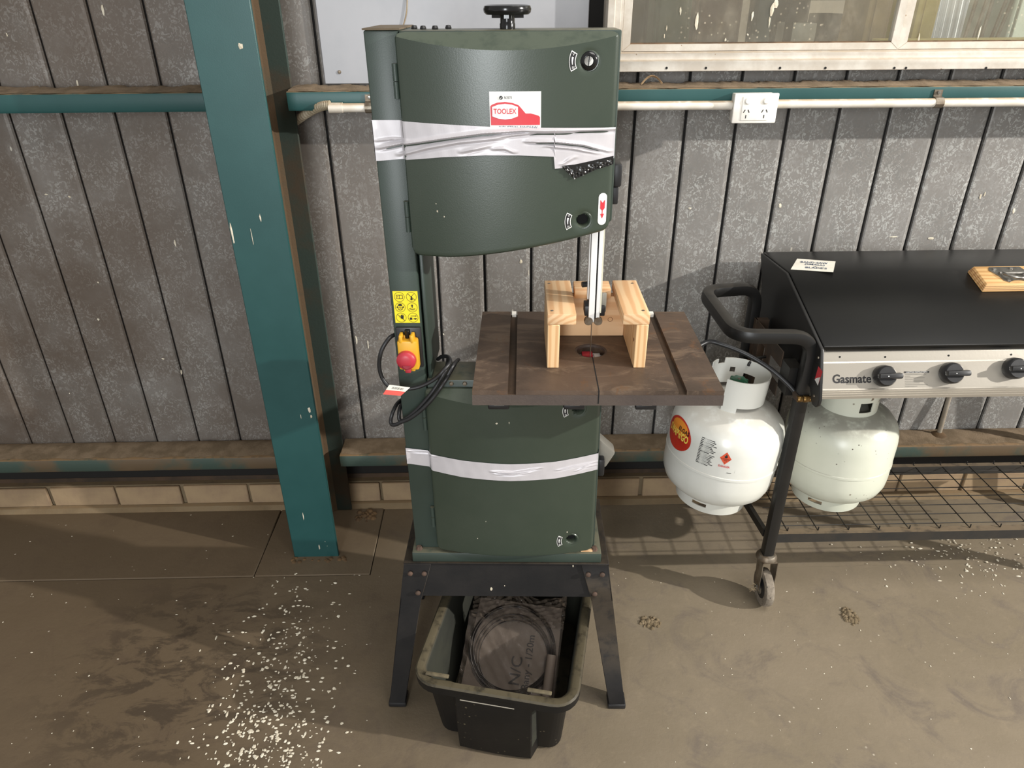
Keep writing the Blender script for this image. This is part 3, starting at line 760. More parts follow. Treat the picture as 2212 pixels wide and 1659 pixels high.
# --- curved "open / shut" arrow decals beside the portholes
def arc_decal(hx, hz, par, a0=150, a1=208, r0=.0225, r1=.0335):
    for off, q0, q1, da, mt, nm in ((.0007, r0, r1, 0, WHS, 'decal'), (.0011, r0 + .0012, r1 - .0012, 3, INK, 'decal_field')):
        def fn(u, v):
            a = R(a0 + da + (a1 - a0 - 2 * da) * u); r = q0 + (q1 - q0) * v
            x, z = hx + r * math.cos(a), hz + r * math.sin(a); return (x, fy_(x, z) - off, z)
        LB().grid(16, 3, fn).build(nm, mt, par)
    def fa(u, v):
        a = R(a0 + 16 + (a1 - a0 - 34) * u); r = (r0 + r1) / 2 + (.0012 + .002 * (1 - u)) * (v - .5)
        x, z = hx + r * math.cos(a), hz + r * math.sin(a); return (x, fy_(x, z) - .0015, z)
    LB().grid(12, 1, fa).build('decal_arrow', WHS, par)
    for s_, am in (('V', a0 + 8), ('III', a1 - 8)):
        r = (r0 + r1) / 2; a = R(am); x, z = hx + r * math.cos(a), hz + r * math.sin(a)
        text('decal_mark', s_, .006, WHS, par, (x, fy_(x, z) - .0016, z), (1, 0, 0), (0, 0, 1), tf=lean)
for (hx, hz), par in ((PH[0], udoor), (PH[1], udoor), (PHL[0], ldoor), (PHL[1], ldoor)): arc_decal(hx, hz, par)
# --- red blade-direction arrow
a, c = saw(1304, 416, -.014), saw(1299, 485, -.014)
cx = (a.x + c.x) / 2 - .0005; w_ = .0078
def cap(n=10):
    pts = [(cx + w_ * math.cos(math.pi * i / n), a.z - w_ + w_ * math.sin(math.pi * i / n)) for i in range(n + 1)]
    return pts + [(cx - w_ * math.cos(math.pi * i / n), c.z + w_ - w_ * math.sin(math.pi * i / n)) for i in range(n + 1)]
LB().add([(x, fy_(x, z) - .0008, z) for x, z in cap()], [tuple(range(22))]).build('arrow_sticker', WHS, udoor)
zt_, zb_ = a.z - .012, c.z + .012
sh = [(cx - .0043, zt_), (cx, zt_ - .006), (cx + .0043, zt_), (cx + .0043, zt_ - .016), (cx + .0007, zt_ - .020), (cx + .0007, zb_ + .009), (cx + .0036, zb_ + .009), (cx, zb_), (cx - .0036, zb_ + .009), (cx - .0007, zb_ + .009), (cx - .0007, zt_ - .020), (cx - .0043, zt_ - .016)]
tr = tessellate_polygon([[Vector((x, z, 0)) for x, z in sh]])
LB().add([(x, fy_(x, z) - .0014, z) for x, z in sh], [tuple(t) for t in tr]).build('red_arrow', REDS, udoor)
# --- maker's sticker (figure left out)
def on_door(poly, off, name, mat, par, dense=0):
    if dense:
        x0, x1 = min(p[0] for p in poly), max(p[0] for p in poly); z0, z1 = min(p[1] for p in poly), max(p[1] for p in poly)
        return LB().grid(dense, 4, lambda u, v: (x0 + (x1 - x0) * u, fy_(x0 + (x1 - x0) * u, z0 + (z1 - z0) * v) - off, z0 + (z1 - z0) * v)).build(name, mat, par)
    tris = [tuple(Vector(poly[i]) for i in t) for t in tessellate_polygon([[Vector((x, z, 0)) for x, z in poly]])]
    for _ in range(3):
        nt_ = []
        for p, q, r_ in tris:
            pq_, qr, rp_ = (p + q) / 2, (q + r_) / 2, (r_ + p) / 2
            nt_ += [(p, pq_, rp_), (pq_, q, qr), (rp_, qr, r_), (pq_, qr, rp_)]
        tris = nt_
    bq = LB()
    for t_ in tris: bq.add([(p[0], fy_(p[0], p[1]) - off, p[1]) for p in t_], [(0, 1, 2)])
    return bq.build(name, mat, par)
sx0, sx1, sz0, sz1 = -.009, .0785, 1.419, 1.4815
SW, SH = sx1 - sx0, sz1 - sz0
stk = lambda u, v: (sx0 + SW * u, sz1 - SH * v)
on_door([stk(0, 0), stk(1, 0), stk(1, 1), stk(0, 1)], .0007, 'maker_sticker', WHS, udoor, 10)
on_door([stk(.02, .86), stk(.98, .86), stk(.98, .66), stk(.95, .62), stk(.80, .56), stk(.70, .56), stk(.60, .40), stk(.56, .345), stk(.45, .29), stk(.30, .26), stk(.15, .28), stk(.05, .33), stk(.015, .37)][::-1], .0011, 'red_field', REDS, udoor)
on_door([stk(.05, .39), stk(.17, .33), stk(.30, .31), stk(.43, .33), stk(.55, .39), stk(.55, .63), stk(.43, .69), stk(.30, .71), stk(.17, .69), stk(.05, .63)][::-1], .0015, 'name_panel', WHS, udoor)
x, z = stk(.295, .505); text('maker_name', 'TOOLEX', .0115, REDS, udoor, (x, fy_(x, z) - .0022, z), (1, 0, 0), (0, 0, 1), bold=.0002, width=.039, tf=lean)
x, z = stk(.36, .155); text('approval_number', 'N3570', .0062, INK, udoor, (x, fy_(x, z) - .0018, z), (1, 0, 0), (0, 0, 1), width=.013, tf=lean)
x, z = stk(.225, .155); bb = LB(); disc(bb, (x, fy_(x, z) - .0016, z), (1, 0, 0), (0, 0, 1), .0030); bb.build('tick_mark', INK, udoor)
LB().add([(x - .0018, fy_(x, z) - .002, z + .0006), (x - .0004, fy_(x, z) - .002, z - .002), (x + .0024, fy_(x, z) - .002, z + .0024), (x - .0003, fy_(x, z) - .002, z - .0006)], [(0, 1, 3), (1, 2, 3)]).build('tick_stroke', WHS, udoor)
x, z = stk(.55, .925); text('model_line', 'INDUSTRIAL BANDSAW', .0075, NAVY, udoor, (x, fy_(x, z) - .0016, z), (1, 0, 0), (0, 0, 1), width=.066, tf=lean)
# --- duct tape bands
def tape(name, top, bot, folds, xa, xb, seed, wrap=.02):
    rnd = random.Random(seed)
    def surf(x, z):
        if x < -.170: return -.0016
        if x < -.160: t = (x + .170) / .010; t = t * t * (3 - 2 * t); return -.0016 * (1 - t) + t * (fy_(-.160, z) - .0016)
        return min(fy_(x, z), -.010) - .0016
    def fn(u, v):
        x = xa + (xb - xa) * u
        z0, z1 = lerp_tab(bot, x), lerp_tab(top, x); z = z0 + (z1 - z0) * v
        y = surf(x, z)
        for pts, amp, wd in folds:
            if pts[0][0] - .01 <= x <= pts[-1][0] + .01:
                zf = lerp_tab(pts, x); e = min(1, max(0, (x - pts[0][0] + .01) / .03), max(0, (pts[-1][0] + .01 - x) / .03))
                d = (z - zf) / wd; y -= 2.0 * amp * e * math.exp(-d * d); y += amp * .8 * e * math.exp(-((d + 1.6) ** 2))
        return (x, y - .00008 * math.sin(x * 230 + z * 90) , z)
    n = 190
    b = LB(); b.grid(n, 80, fn)
    z0, z1 = lerp_tab(bot, xb), lerp_tab(top, xb)
    b.grid(6, 8, lambda u, v: (xb + .0045 * math.sin(u * 1.57), surf(xb, 1.4 if z0 > 1 else .7) + .05 * u, z0 + (z1 - z0) * v))
    b.grid(3, 8, lambda u, v: (xa - .0012, -.0016 + .05 * u, lerp_tab(bot, xa) + (lerp_tab(top, xa) - lerp_tab(bot, xa)) * v))
    return b.build(name, TAPE, SAW, smooth=True)
def fold(pts, amp, wd): return ([(saw(u, v, -.025).x, saw(u, v, -.025).z) for u, v in pts], amp, wd)
tx = lambda L, y=-.02: sorted((saw(u, v, y).x, saw(u, v, y).z) for u, v in L)
t1_top = tx([(806, 263), (870, 263), (1060, 270), (1200, 273), (1330, 276)])
t1_bot = tx([(815, 352), (875, 347), (960, 337), (1050, 331), (1120, 331), (1196, 335)])
x_s = saw(1197, 335, -.02).x
t1_bot += [(x_s + .0005, saw(1198, 361, -.02).z)] + [(saw(u, v, -.02).x, saw(u, v, -.02).z) for u, v in ((1240, 358), (1326, 343))]
tape('tape_band', t1_top, t1_bot, [
    fold([(815, 324), (870, 312), (960, 296), (1040, 284), (1130, 278), (1330, 280)], .0034, .0028),
    fold([(860, 338), (920, 320), (990, 305), (1090, 293)], .0022, .003),
    fold([(1080, 291), (1160, 283), (1240, 284)], .0022, .0024),
    fold([(1140, 302), (1200, 303), (1260, 311), (1315, 328)], .003, .0024),
    fold([(1180, 313), (1240, 320), (1290, 332)], .0015, .002),
    fold([(1000, 325), (1030, 318), (1056, 312)], .002, .003),
    fold([(1068, 318), (1090, 317), (1108, 325)], .002, .0025),
    fold([(812, 308), (840, 305), (872, 305)], .0018, .0022),
    fold([(1216, 352), (1226, 345), (1240, 338)], .0025, .003)], XL, .2095, 5)
t2_top = tx([(878, 978), (930, 984), (1000, 989), (1100, 992), (1200, 990), (1291, 983)])
t2_bot = tx([(882, 1012), (932, 1019), (1000, 1025), (1100, 1028), (1200, 1026), (1291, 1018)])
tape('tape_band', t2_top, t2_bot, [
    fold([(882, 987), (905, 988), (935, 990)], .002, .002),
    fold([(1065, 1011), (1110, 1012), (1165, 1004)], .0022, .0022),
    fold([(1075, 1017), (1110, 1017), (1140, 1014)], .0015, .0018),
    fold([(1205, 1011), (1245, 1006), (1288, 1003)], .002, .0022),
    fold([(1245, 1017), (1262, 1011), (1285, 1010)], .0018, .0022)], XL, .2095, 6)
# crinkled black film under the top tape
fl = [saw(u, v, -.02) for u, v in ((1214, 356), (1240, 384), (1256, 378), (1285, 366), (1326, 356))]
rnd = random.Random(4)
ft = [(p.x, p.z) for p in fl]; ft[0] = (ft[0][0], ft[0][1] - .002)
LB().grid(30, 8, lambda u, v: (lambda x: (x, fy_(x, 1.35) - .0022 - .0035 * abs(math.sin(x * 420 + v * 3)) * v, (lerp_tab(t1_bot, x) + .004) * (1 - v) + lerp_tab(sorted(ft), x) * v))(ft[0][0] + (.2085 - ft[0][0]) * u)).build('black_film_flap', FLAP, SAW)
# --- hand wheel on top
hc = saw(1096, 40, .055)
hw = LB().lathe([(0, 1.5935), (.016, 1.594), (.030, 1.5955), (.0365, 1.5945), (.0405, 1.598), (.0415, 1.603), (.0395, 1.608), (.034, 1.6095), (.028, 1.606), (.015, 1.6045), (0, 1.6045)], 40, (hc.x, .055, 0)).build('hand_wheel', BLACKG, SAW, smooth=True)
b = LB()
for i in range(3):
    a = i * 2.09 + .5
    b.hexa([(hc.x + r * math.cos(a + s), .055 + r * math.sin(a + s), z) for z in (1.589, 1.5955) for r, s in ((.008, -.5), (.03, -.14), (.03, .14), (.008, .5))])
b.build('wheel_spoke', BLACKG, hw)
LB().lathe([(0, 1.5726), (.0135, 1.5726), (.0135, 1.580), (.0125, 1.582), (.0125, 1.592), (.014, 1.595)], 24, (hc.x, .055, 0)).build('wheel_hub', BLACKG, hw, smooth=True)
# --- blade guide and blade
gx0, gx1 = .1795, .2020
gz0, gz1 = 1.031, 1.30
g_ = LB().box(gx0, .1915, .028, .032, gz0, gz1).box(.1945, gx1, .028, .032, gz0, gz1).box(.1905, .1955, .0325, .036, gz0 + .002, gz1)
gd = g_.build('blade_guard', ALU, SAW, bevel=.0006, seg=1)
LB().box(.1917, .1943, .0305, .0322, gz0, gz1).build('guard_groove', HOLE, gd)
LB().box(gx1 + .0005, gx1 + .003, .030, .058, gz0 + .02, gz1).build('guard_side', M('cream_guard', '#cbc8b4', rough=.4), gd)
LB().box(gx0 - .0035, gx0 - .0015, .030, .050, gz0 + .05, gz1).build('guard_side', ALU, gd)
LB().tube([(.190, .078, 1.06), (.190, .078, 1.34)], .011, 16).build('guide_post', STEEL, gd, smooth=True)
gb = LB().box(.172, .214, .038, .074, 1.040, 1.062).build('guide_block', BLACK, SAW, bevel=.002)
for x in (.180, .1995): LB().lathe([(0, .026), (.008, .026), (.009, .028), (.009, .036), (0, .036)], 20, (x, 0, 1.033), 'Y').build('guide_bearing', STEELD, gb, smooth=True)
LB().box(.205, .217, .045, .053, 1.045, 1.088).build('guide_bracket', GREY, gb, bevel=.003)
LB().tube([(.166, .05, 1.105), (.184, .055, 1.105)], .006, 12).build('guide_knob', BLACK, gb)
LB().box(.1868, .1877, .031, .043, .70, 1.30).build('saw_blade', STEELD, SAW)
# --- side knobs and milky dust chute, right hand side
k = LB().box(XR, XR + .010, .060, .066, 1.29, 1.31).build('tension_bracket', BLACK, SAW)
LB().box(XR + .002, XR + .020, .045, .095, 1.302, 1.345).build('guard_knob', BLACK, SAW, bevel=.004)
LB().box(XR + .002, XR + .016, .05, .09, 1.268, 1.3015).build('guard_knob_base', BLACK, SAW, bevel=.003)
b = LB(); pts = [saw(u, v, .07) for u, v in ((1290, 938), (1329, 972), (1307, 1004), (1288, 1000))]
b.prism([(max(p.x, XR), p.z) for p in pts], 'Y', .055, .095)
b.build('dust_chute', PLASTT, SAW, bevel=.006)
LB().box(XR + .002, XR + .018, .035, .065, .636, .682).build('door_knob', BLACK, SAW, bevel=.004)
# --- yellow warning sticker on the spine
yx0, yx1, yz0, yz1 = -.2135, -.1640, 1.042, 1.110
ys = LB().box(yx0, yx1, -.0008, .0002, yz0, yz1).build('warning_sticker', YELS, spine)
def circ(i, j): return (yx0 + .0128 + .0240 * i, yz1 - .0118 - .0222 * j)
for i in range(2):
    for j in range(3):
        cx, cz = circ(i, j); b = LB(); ringf(b, (cx, -.0013, cz), (1, 0, 0), (0, 0, 1), .0096, .0103)
        e = lambda pts: b.add([(cx + p[0] * .0096, -.0014, cz + p[1] * .0096) for p in pts], [tuple(range(len(pts)))])
        def line(p, q, wd=.05):
            d = Vector((q[0] - p[0], q[1] - p[1])).normalized(); n = Vector((-d.y, d.x)) * wd
            e([(p[0] + n.x, p[1] + n.y), (q[0] + n.x, q[1] + n.y), (q[0] - n.x, q[1] - n.y), (p[0] - n.x, p[1] - n.y)])
        if (i, j) == (0, 0):
            for p, q in (((-.6, -.4), (.65, -.4)), ((-.6, .4), (.65, .4)), ((-.6, -.4), (-.6, .4)), ((.65, -.4), (.65, .4)), ((0, -.4), (0, .4)), ((-.35, -.1), (-.35, .2))): line(p, q)
        elif (i, j) == (1, 0):
            e([(-.15, .2), (.15, .2), (.1, 0), (.25, -.6), (0, -.75), (-.25, -.6), (-.1, 0)]); line((-.7, .7), (.7, -.7)); line((.1, .2), (.6, .7), .04)
        elif (i, j) == (0, 1):
            e([(-.45, .3), (.45, .3), (.35, .7), (0, .85), (-.35, .7)]); e([(-.75, -.15), (-.55, -.15), (-.5, .25), (-.7, .25)]); e([(.55, -.15), (.75, -.15), (.7, .25), (.5, .25)])
            ringf(b, (cx, -.0014, cz - .0042), (1, 0, 0), (0, 0, 1), .0018, .0024, 14); line((-.5, .1), (-.35, -.6)); line((.5, .1), (.35, -.6)); line((-.35, -.6), (.35, -.6)); line((-.3, .05), (.3, .05))
        elif (i, j) == (1, 1):
            e([(-.2, .6), (.2, .6), (.05, -.15), (-.05, -.15)]); line((-.65, -.3), (-.2, -.2)); line((-.2, -.4), (.6, -.3)); line((-.6, -.55), (.5, -.6))
        elif (i, j) == (0, 2):
            e([(-.1, -.2), (.45, -.35), (.55, .35), (-.05, .3)]); line((.0, .3), (.05, .65), .08); line((.2, .3), (.25, .7), .08); line((.4, .3), (.45, .65), .08); line((-.1, .1), (-.35, .3), .08); line((-.7, .7), (.7, -.7))
        else:
            line((-.5, .35), (.5, .35)); e([(.5, .5), (.8, .35), (.5, .2)]); e([(-.7, -.5), (-.2, -.5), (-.2, 0), (-.7, 0)]); line((.1, -.25), (.75, -.25), .1); e([(.3, -.5), (.55, -.5), (.45, 0)])
        b.build('pictogram', INK, ys)
# --- switch
sx0_, sx1_ = -.2145, -.1625
sw = LB().box(sx0_, sx1_, -.006, -.0003, .943, 1.034).build('switch_plate', BLACK, SAW, bevel=.004)
yb = LB().box(-.2095, -.1685, -.030, -.0062, .949, 1.014).build('switch_box', YEL, sw, bevel=.004)
LB().box(-.205, -.198, -.030, -.008, 1.008, 1.026).box(-.182, -.175, -.030, -.008, 1.008, 1.026).box(-.205, -.175, -.014, -.008, 1.008, 1.020).build('switch_latch', YEL, sw, bevel=.002)
LB().tube([(-.190, -.012, 1.012), (-.190, -.012, 1.031)], .005, 12).build('latch_pin', BLACKG, sw)
LB().lathe([(0, -.045), (.010, -.045), (.016, -.043), (.0195, -.039), (.0198, -.030)], 32, (-.1925, 0, .974), 'Y').build('stop_button', REDP, sw, smooth=True)
LB().lathe([(0, -.0458), (.007, -.0460), (.0095, -.0448)], 24, (-.1915, 0, .967), 'Y', math.pi, 2 * math.pi).build('button_dish', M('dark_red_plastic', '#8f2634', rough=.5), sw)
LB().box(-.197, -.185, -.036, -.028, .945, .956).build('stop_tab', REDP, sw, bevel=.002)
LB().box(-.201, -.178, -.024, -.007, .9435, .950).build('switch_lip', YEL, sw, bevel=.001)
# --- power cord coiled round the spine, with its tag
def cord(pts, name='power_cord'):
    pl = smooth_path([saw(u, v, y) for u, v, y in pts], 5)
    return LB().tube(pl, .0042, 10).build(name, BLACK, SAW, smooth=True)
cord([(862, 722, .03), (850, 724, .005), (838, 734, -.012), (824, 758, -.02), (819, 788, -.02), (825, 815, -.02), (840, 834, -.022), (862, 839, -.022), (890, 839, -.022), (915, 832, -.022), (940, 818, -.022), (958, 800, -.02), (972, 782, .0), (968, 771, .03), (955, 770, .05), (946, 776, .07)])
cord([(968, 775, .05), (964, 795, -.012), (945, 830, -.022), (925, 858, -.026), (900, 886, -.026), (872, 908, -.024), (852, 918, -.02), (844, 912, -.012), (848, 892, -.006), (858, 872, .02), (872, 860, .06)])
cord([(990, 777, .06), (978, 790, .0), (955, 832, -.012), (930, 866, -.018), (905, 890, -.018), (880, 907, -.016), (864, 908, -.01), (862, 893, -.004), (866, 876, .02), (876, 862, .07)])
cord([(985, 782, .05), (962, 822, -.024), (938, 856, -.034), (912, 884, -.035), (885, 904, -.033), (866, 912, -.03)])
tg = [saw(u, v, y) for u, v, y in ((841, 831, -.030), (886, 837, -.030), (866, 855, -.036), (827, 852, -.036))]
tm = [(tg[0] * .48 + tg[3] * .52), (tg[1] * .48 + tg[2] * .52)]
o = LB().add([tg[0], tg[1], tm[1], tm[0]], [(0, 1, 2, 3)]).build('cord_tag', CARD, SAW, solid=.0004)
LB().add([tm[0], tm[1], tg[2], tg[3]], [(0, 1, 2, 3)]).build('tag_red_half', M('tag_red', '#cc4232', rough=.5), SAW, solid=.0004)
b = LB()
for i in range(22):
    if (i * 7) % 5 == 0: continue
    u0 = .2 + .027 * i; u1 = u0 + (.011 if i % 3 else .017)
    f = lambda u, v: (tg[0] * (1 - u) + tg[1] * u) * (1 - v) + (tm[0] * (1 - u) + tm[1] * u) * v + Vector((0, -.0006, .0003))
    b.add([f(u0, .3), f(u1, .3), f(u1, .72), f(u0, .72)], [(0, 1, 2, 3)])
b.build('tag_bars', INK, o)
# --- table
TX0, TX1, TY0, TY1, TZ0, TZ1 = -.0585, .4295, -.1165, .278, .9175, .95
HCX, HCY, HR = .1865, .062, .0345
s1, s2, sw2, sd = .0185, .3495, .0080, .0095
TB = B()
TB.holed([(s1 + sw2, TY0), (s2 - sw2, TY0), (s2 - sw2, TY1), (s1 + sw2, TY1)], [[(HCX + HR * math.cos(-2 * math.pi * i / 40), HCY + HR * math.sin(-2 * math.pi * i / 40)) for i in range(40)]], TZ0, TZ1)
tbl = TB.build('table', IRON, SAW)
for x0, x1, z1 in ((TX0, s1 - sw2, TZ1), (s1 - sw2, s1 + sw2, TZ1 - sd), (s2 - sw2, s2 + sw2, TZ1 - sd), (s2 + sw2, TX1, TZ1)):
    B().box(x0, x1, TY0, TY1, TZ0, z1).build('table_wing' if z1 == TZ1 else 'mitre_slot', IRON if z1 == TZ1 else RUST, tbl)
B().box(TX0 - .0006, TX1 + .0006, TY0 - .0012, TY0, TZ0, TZ1 - .0098).build('table_edge', IRONS, tbl)
B().box(.1862, .1884, TY0 - .0015, TY0 + .145, TZ1 - .004, TZ1 + .0003).build('blade_slot', HOLE, tbl)
B().box(.1862, .1884, TY0 - .0017, TY0 - .0012, TZ0 + .004, TZ1).build('blade_slot', HOLE, tbl)
for x in (s1, s2): B().box(x - .005, x + .005, TY1 - .012, TY1 + .001, TZ1 - .0094, TZ1 + .0004).build('slot_stop', GPOM, tbl)
b = B().lathe([(HR, TZ1 - .001), (HR - .004, TZ1 - .0015), (HR - .005, TZ1 - .006)], 40, (HCX, HCY, 0)).build('insert_rim', IRONS, tbl, smooth=True)
# lower guides seen through the throat hole
lgd = B().lathe([(0, .928), (.0335, .928), (.0335, .925), (0, .925)], 32, (HCX, HCY, 0)).build('lower_guard', WHS, SAW)
B().box(HCX - .018, HCX + .006, HCY + .004, HCY + .026, .9282, .936).build('lower_guide', REDP, lgd, bevel=.002)
B().box(HCX + .009, HCX + .022, HCY + .006, HCY + .022, .9282, .933).build('lower_guide_block', ALU, lgd, bevel=.001)
B().box(.04, .32, .10, .24, .875, .917).build('trunnion', IRONS, SAW, bevel=.004)
B().box(.06, .18, .12, .16, .80, .876).build('trunnion_arm', IRONS, SAW, bevel=.004)
for u in (1075, 1235, 1388):
    p = saw(u, 882, -.09)
    cl = B().box(p.x - .022, p.x + .020, -.112, -.075, TZ0 - .014, TZ0 - .0004).build('rail_clip', BLACK, SAW, bevel=.003)
    B().box(p.x - .045, p.x - .022, -.100, -.07, TZ0 - .010, TZ0 - .0004).build('clip_shoulder', BLACK, cl, bevel=.002)
    B().box(p.x - .010, p.x + .010, -.1128, -.112, TZ0 - .0035, TZ0 - .001).build('clip_spring', STEEL, cl)

# ================================================================== pine jig on the saw table
W2L = SAW_INV
JIG = thing('pine_jig', 'small open-fronted pine box jig standing on the saw table', 'wooden jig', Matrix.Translation(SAW_O) @ Matrix.Rotation(SAW_A, 4, 'Z') @ Vector((.190, -.021, .9503)), SAW_A + R(.4))
# local: x across, y back from the front legs, z up
jz, jt = .1195, .0235
B().box(-.1005, -.0765, 0, .187, 0, jz - jt).build('left_side', PINE_Z, JIG, bevel=.0012, seg=1)
B().box(.0765, .1005, 0, .187, 0, jz - jt).build('right_side', PINE_Z, JIG, bevel=.0012, seg=1)
B().box(-.0762, .0762, .158, .180, 0, jz - jt - .001).build('back_board', PINE_X, JIG, bevel=.001, seg=1)
lp = B().box(-.1015, -.0445, 0, .192, jz - jt + .0003, jz).build('left_top_board', PINE_Y, JIG, bevel=.0018)
rp = B().box(.0485, .1015, 0, .192, jz - jt + .0003, jz).build('right_top_board', PINE_Y, JIG, bevel=.0018)
mp_ = B().box(-.0375, .0405, .140, .192, jz - jt + .0003, jz - .0012).build('middle_top_board', PINE_X, JIG, bevel=.0015)
for par, xs, ys in ((lp, (-.092,), (.018, .172)), (rp, (.090,), (.018, .172))):
    for x in xs:
        for y in ys:
            B().lathe([(0, jz + .0004), (.0028, jz + .0006), (.0034, jz + .0001)], 10, (x, y, 0)).build('screw_head', STEELD, par)
for x0, x1, y, z0, z1, nm in ((.030, .037, -.0003, .0, .0, ''),):
    pass
b = B(); disc(b, (.0645 + .0121, .03, .048), (0, 1, 0), (0, 0, 1), .0045, 14)
B().lathe([(0, .0005), (.004, .0008), (.0055, 0)], 12, (.0448, .1575, .040), 'Y').build('knot', M('pine_knot', '#7d4f2c', '#5f3a20', 60, rough=.7), JIG)
B().lathe([(0, -.0006), (.003, -.0008), (.0045, 0)], 12, (.0764, .02, .055), 'X').build('knot', M('pine_knot', '#7d4f2c'), JIG)

# ================================================================== GAS BOTTLES
def ray_plane(u, v, p0, n):
    d = ray(u, v); n = Vector(n); return CAM + d * ((Vector(p0) - CAM).dot(n) / d.dot(n))
VESSEL = [(0, .030), (.06, .032), (.10, .040), (.127, .052), (.145, .070), (.153, .092), (.155, .115), (.155, .154), (.1565, .1555), (.1565, .162), (.155, .1635), (.155, .232), (.1525, .254), (.1445, .278), (.127, .299), (.10, .315), (.065, .325), (.03, .329), (0, .329)]
VTAB = [(z, r) for r, z in VESSEL[6:]]
def gas_bottle(name, label, loc, mat, worn):
    t = thing(name, label, 'gas bottle', loc, 0, None)
    a0 = math.atan2(-loc[1], -loc[0])
    body = B().lathe(VESSEL, 64).build('vessel', mat, t, smooth=True)
    def ring(r0, r1, z0, z1, n, m, skip, aa=0, ab=2 * math.pi, top=None):
        def fn(u, v):
            a = aa + (ab - aa) * u; zz = z1 if top is None else z1 + top(a)
            return ((r0 + (r1 - r0) * v) * math.cos(a), (r0 + (r1 - r0) * v) * math.sin(a), z0 + (zz - z0) * v)
        b = B(); b.grid(n, m, fn, skip); return b
    def near(p, a, half, zc, hz):
        d = (math.atan2(p.y, p.x) - a + math.pi) % (2 * math.pi) - math.pi
        return abs(d) < half and abs(p.z - zc) < hz
    sk = lambda p: near(p, a0 - R(16 if not worn else 12), R(11), .023, .0065) or near(p, a0 + R(100), R(11), .023, .0065) or near(p, a0 - R(130), R(11), .023, .0065)
    ring(.100, .104, 0, .048, 120, 16, sk).build('foot_ring', mat, t, smooth=True, solid=.003)
    # collar
    if not worn:
        aa, ab = a0 - R(24), a0 + R(258)
        sk2 = lambda p: near(p, a0 + R(158), R(13), .355, .018) or near(p, a0 + R(196), R(5), .378, .008) or near(p, a0 + R(226), R(9), .408, .010)
        c = ring(.0775, .0785, .312, .414, 150, 40, lambda p: sk2(p) or (p.z < .338 and not near(p, a0 - R(10), R(16), .32, .03) and not near(p, a0 + R(180), R(20), .31, .02)), aa, ab)
    else:
        aa, ab = a0 - R(150), a0 + R(195)
        c = ring(.0800, .0805, .300, .430, 110, 30, lambda p: near(p, a0 + R(40), R(15), .350, .016) or (p.z < .315 and (abs(((math.atan2(p.y, p.x) - a0) * 3) % 2 - 1) < .55)), aa, ab)
    c.build('collar', mat, t, smooth=True, solid=.0028)
    v = B().lathe([(0, .326), (.017, .326), (.017, .336), (.012, .338), (.012, .364), (.009, .364), (.009, .374)], 20).build('valve_body', BRASS, t, smooth=True)
    B().tube([(0, 0, .345), (-.030, -.012, .345)], [.011, .011], 14).build('valve_outlet', BRASS, v)
    pts = []
    for i in range(48):
        a = 2 * math.pi * i / 48; r = .0235 + .0028 * math.cos(8 * a); pts.append((r * math.cos(a), r * math.sin(a)))
    B().prism(pts, 'Z', .374, .388).build('valve_wheel', VALVG, t, bevel=.003)
    B().lathe([(0, .3905), (.004, .390), (.005, .388)], 12).build('wheel_nut', STEELD, v)
    return t, a0
BL1 = (.6145, 1.685, .322)
gb1, A0 = gas_bottle('gas_bottle', 'clean white gas bottle with red oval logo hanging beside the barbecue leg', BL1, WHITEP, False)
gb1.rotation_euler = (0, R(4.6), 0)
BL2 = (1.010, 1.775, .2525)
gb2, A02 = gas_bottle('gas_bottle', 'speckled off-white gas bottle standing on the barbecue wire shelf', BL2, WHITEW, True)
# printed decals follow the curve of the vessel: s = arc length to the right of the camera-facing line
def wrap(r):
    def f(sv, z): a = A0 + sv / .156; q = lerp_tab(VTAB, z) + r - .155; return Vector((q * math.cos(a), q * math.sin(a), z))
    return f
def wtext(name, s, size, mat, sv, z, r, bold=0, width=None, slant=0):
    W = wrap(r)
    def tf(p): return W(p.x + slant * p.z, p.z)
    return text(name, s, size, mat, gb1, (sv, 0, z), (1, 0, 0), (0, 0, 1), bold, width, tf)
def wpoly(name, pts, mat, r):
    W = wrap(r); tr = tessellate_polygon([[Vector((a, b, 0)) for a, b in pts]])
    bm = B().add([W(a, b) for a, b in pts], [tuple(t) for t in tr]); return bm.build(name, mat, gb1)
def wgrid(name, inside, s0, s1, z0, z1, n, mat, r):
    W = wrap(r); b = B()
    b.grid(n, n, lambda u, v: W(s0 + (s1 - s0) * u, z0 + (z1 - z0) * v), None)
    return b.build(name, mat, gb1)
el = lambda cs, cz, rs, rz, n=40, f=None: [(cs + rs * math.cos(2 * math.pi * i / n), cz + rz * math.sin(2 * math.pi * i / n)) for i in range(n)]
def fan(name, cs, cz, rs, rz, mat, r, z0=None):
    W = wrap(r); n = 40; b = B()
    for k in range(6):
        pass
    rings = [[W(cs + rs * q * math.cos(2 * math.pi * i / n), cz + rz * q * math.sin(2 * math.pi * i / n)) for i in range(n)] for q in (.01, .35, .7, 1)]
    o = [p for rg in rings for p in rg]
    b.add(o, [(k * n + i, k * n + (i + 1) % n, (k + 1) * n + (i + 1) % n, (k + 1) * n + i) for k in range(3) for i in range(n)])
    if z0 is not None: b.v = [Vector((p.x, p.y, max(p.z, z0))) for p in b.v]
    return b.build(name, mat, gb1)
LS, LZ = -.152, .229
fan('logo_oval', LS, LZ, .060, .046, M('logo_red', '#c23322', '#b02a1c', 20, rough=.4), .1558)
fan('logo_glow', LS + .003, LZ + .021, .040, .020, ORNY, .15595)
wtext('logo_word', "SWAP'n'GO", .030, YINK, LS + .004, LZ + .002, .1566, .0008, .092)
wtext('logo_maker', 'ELGAS', .016, INK, LS + .026, LZ + .021, .1566, .0003, .044)
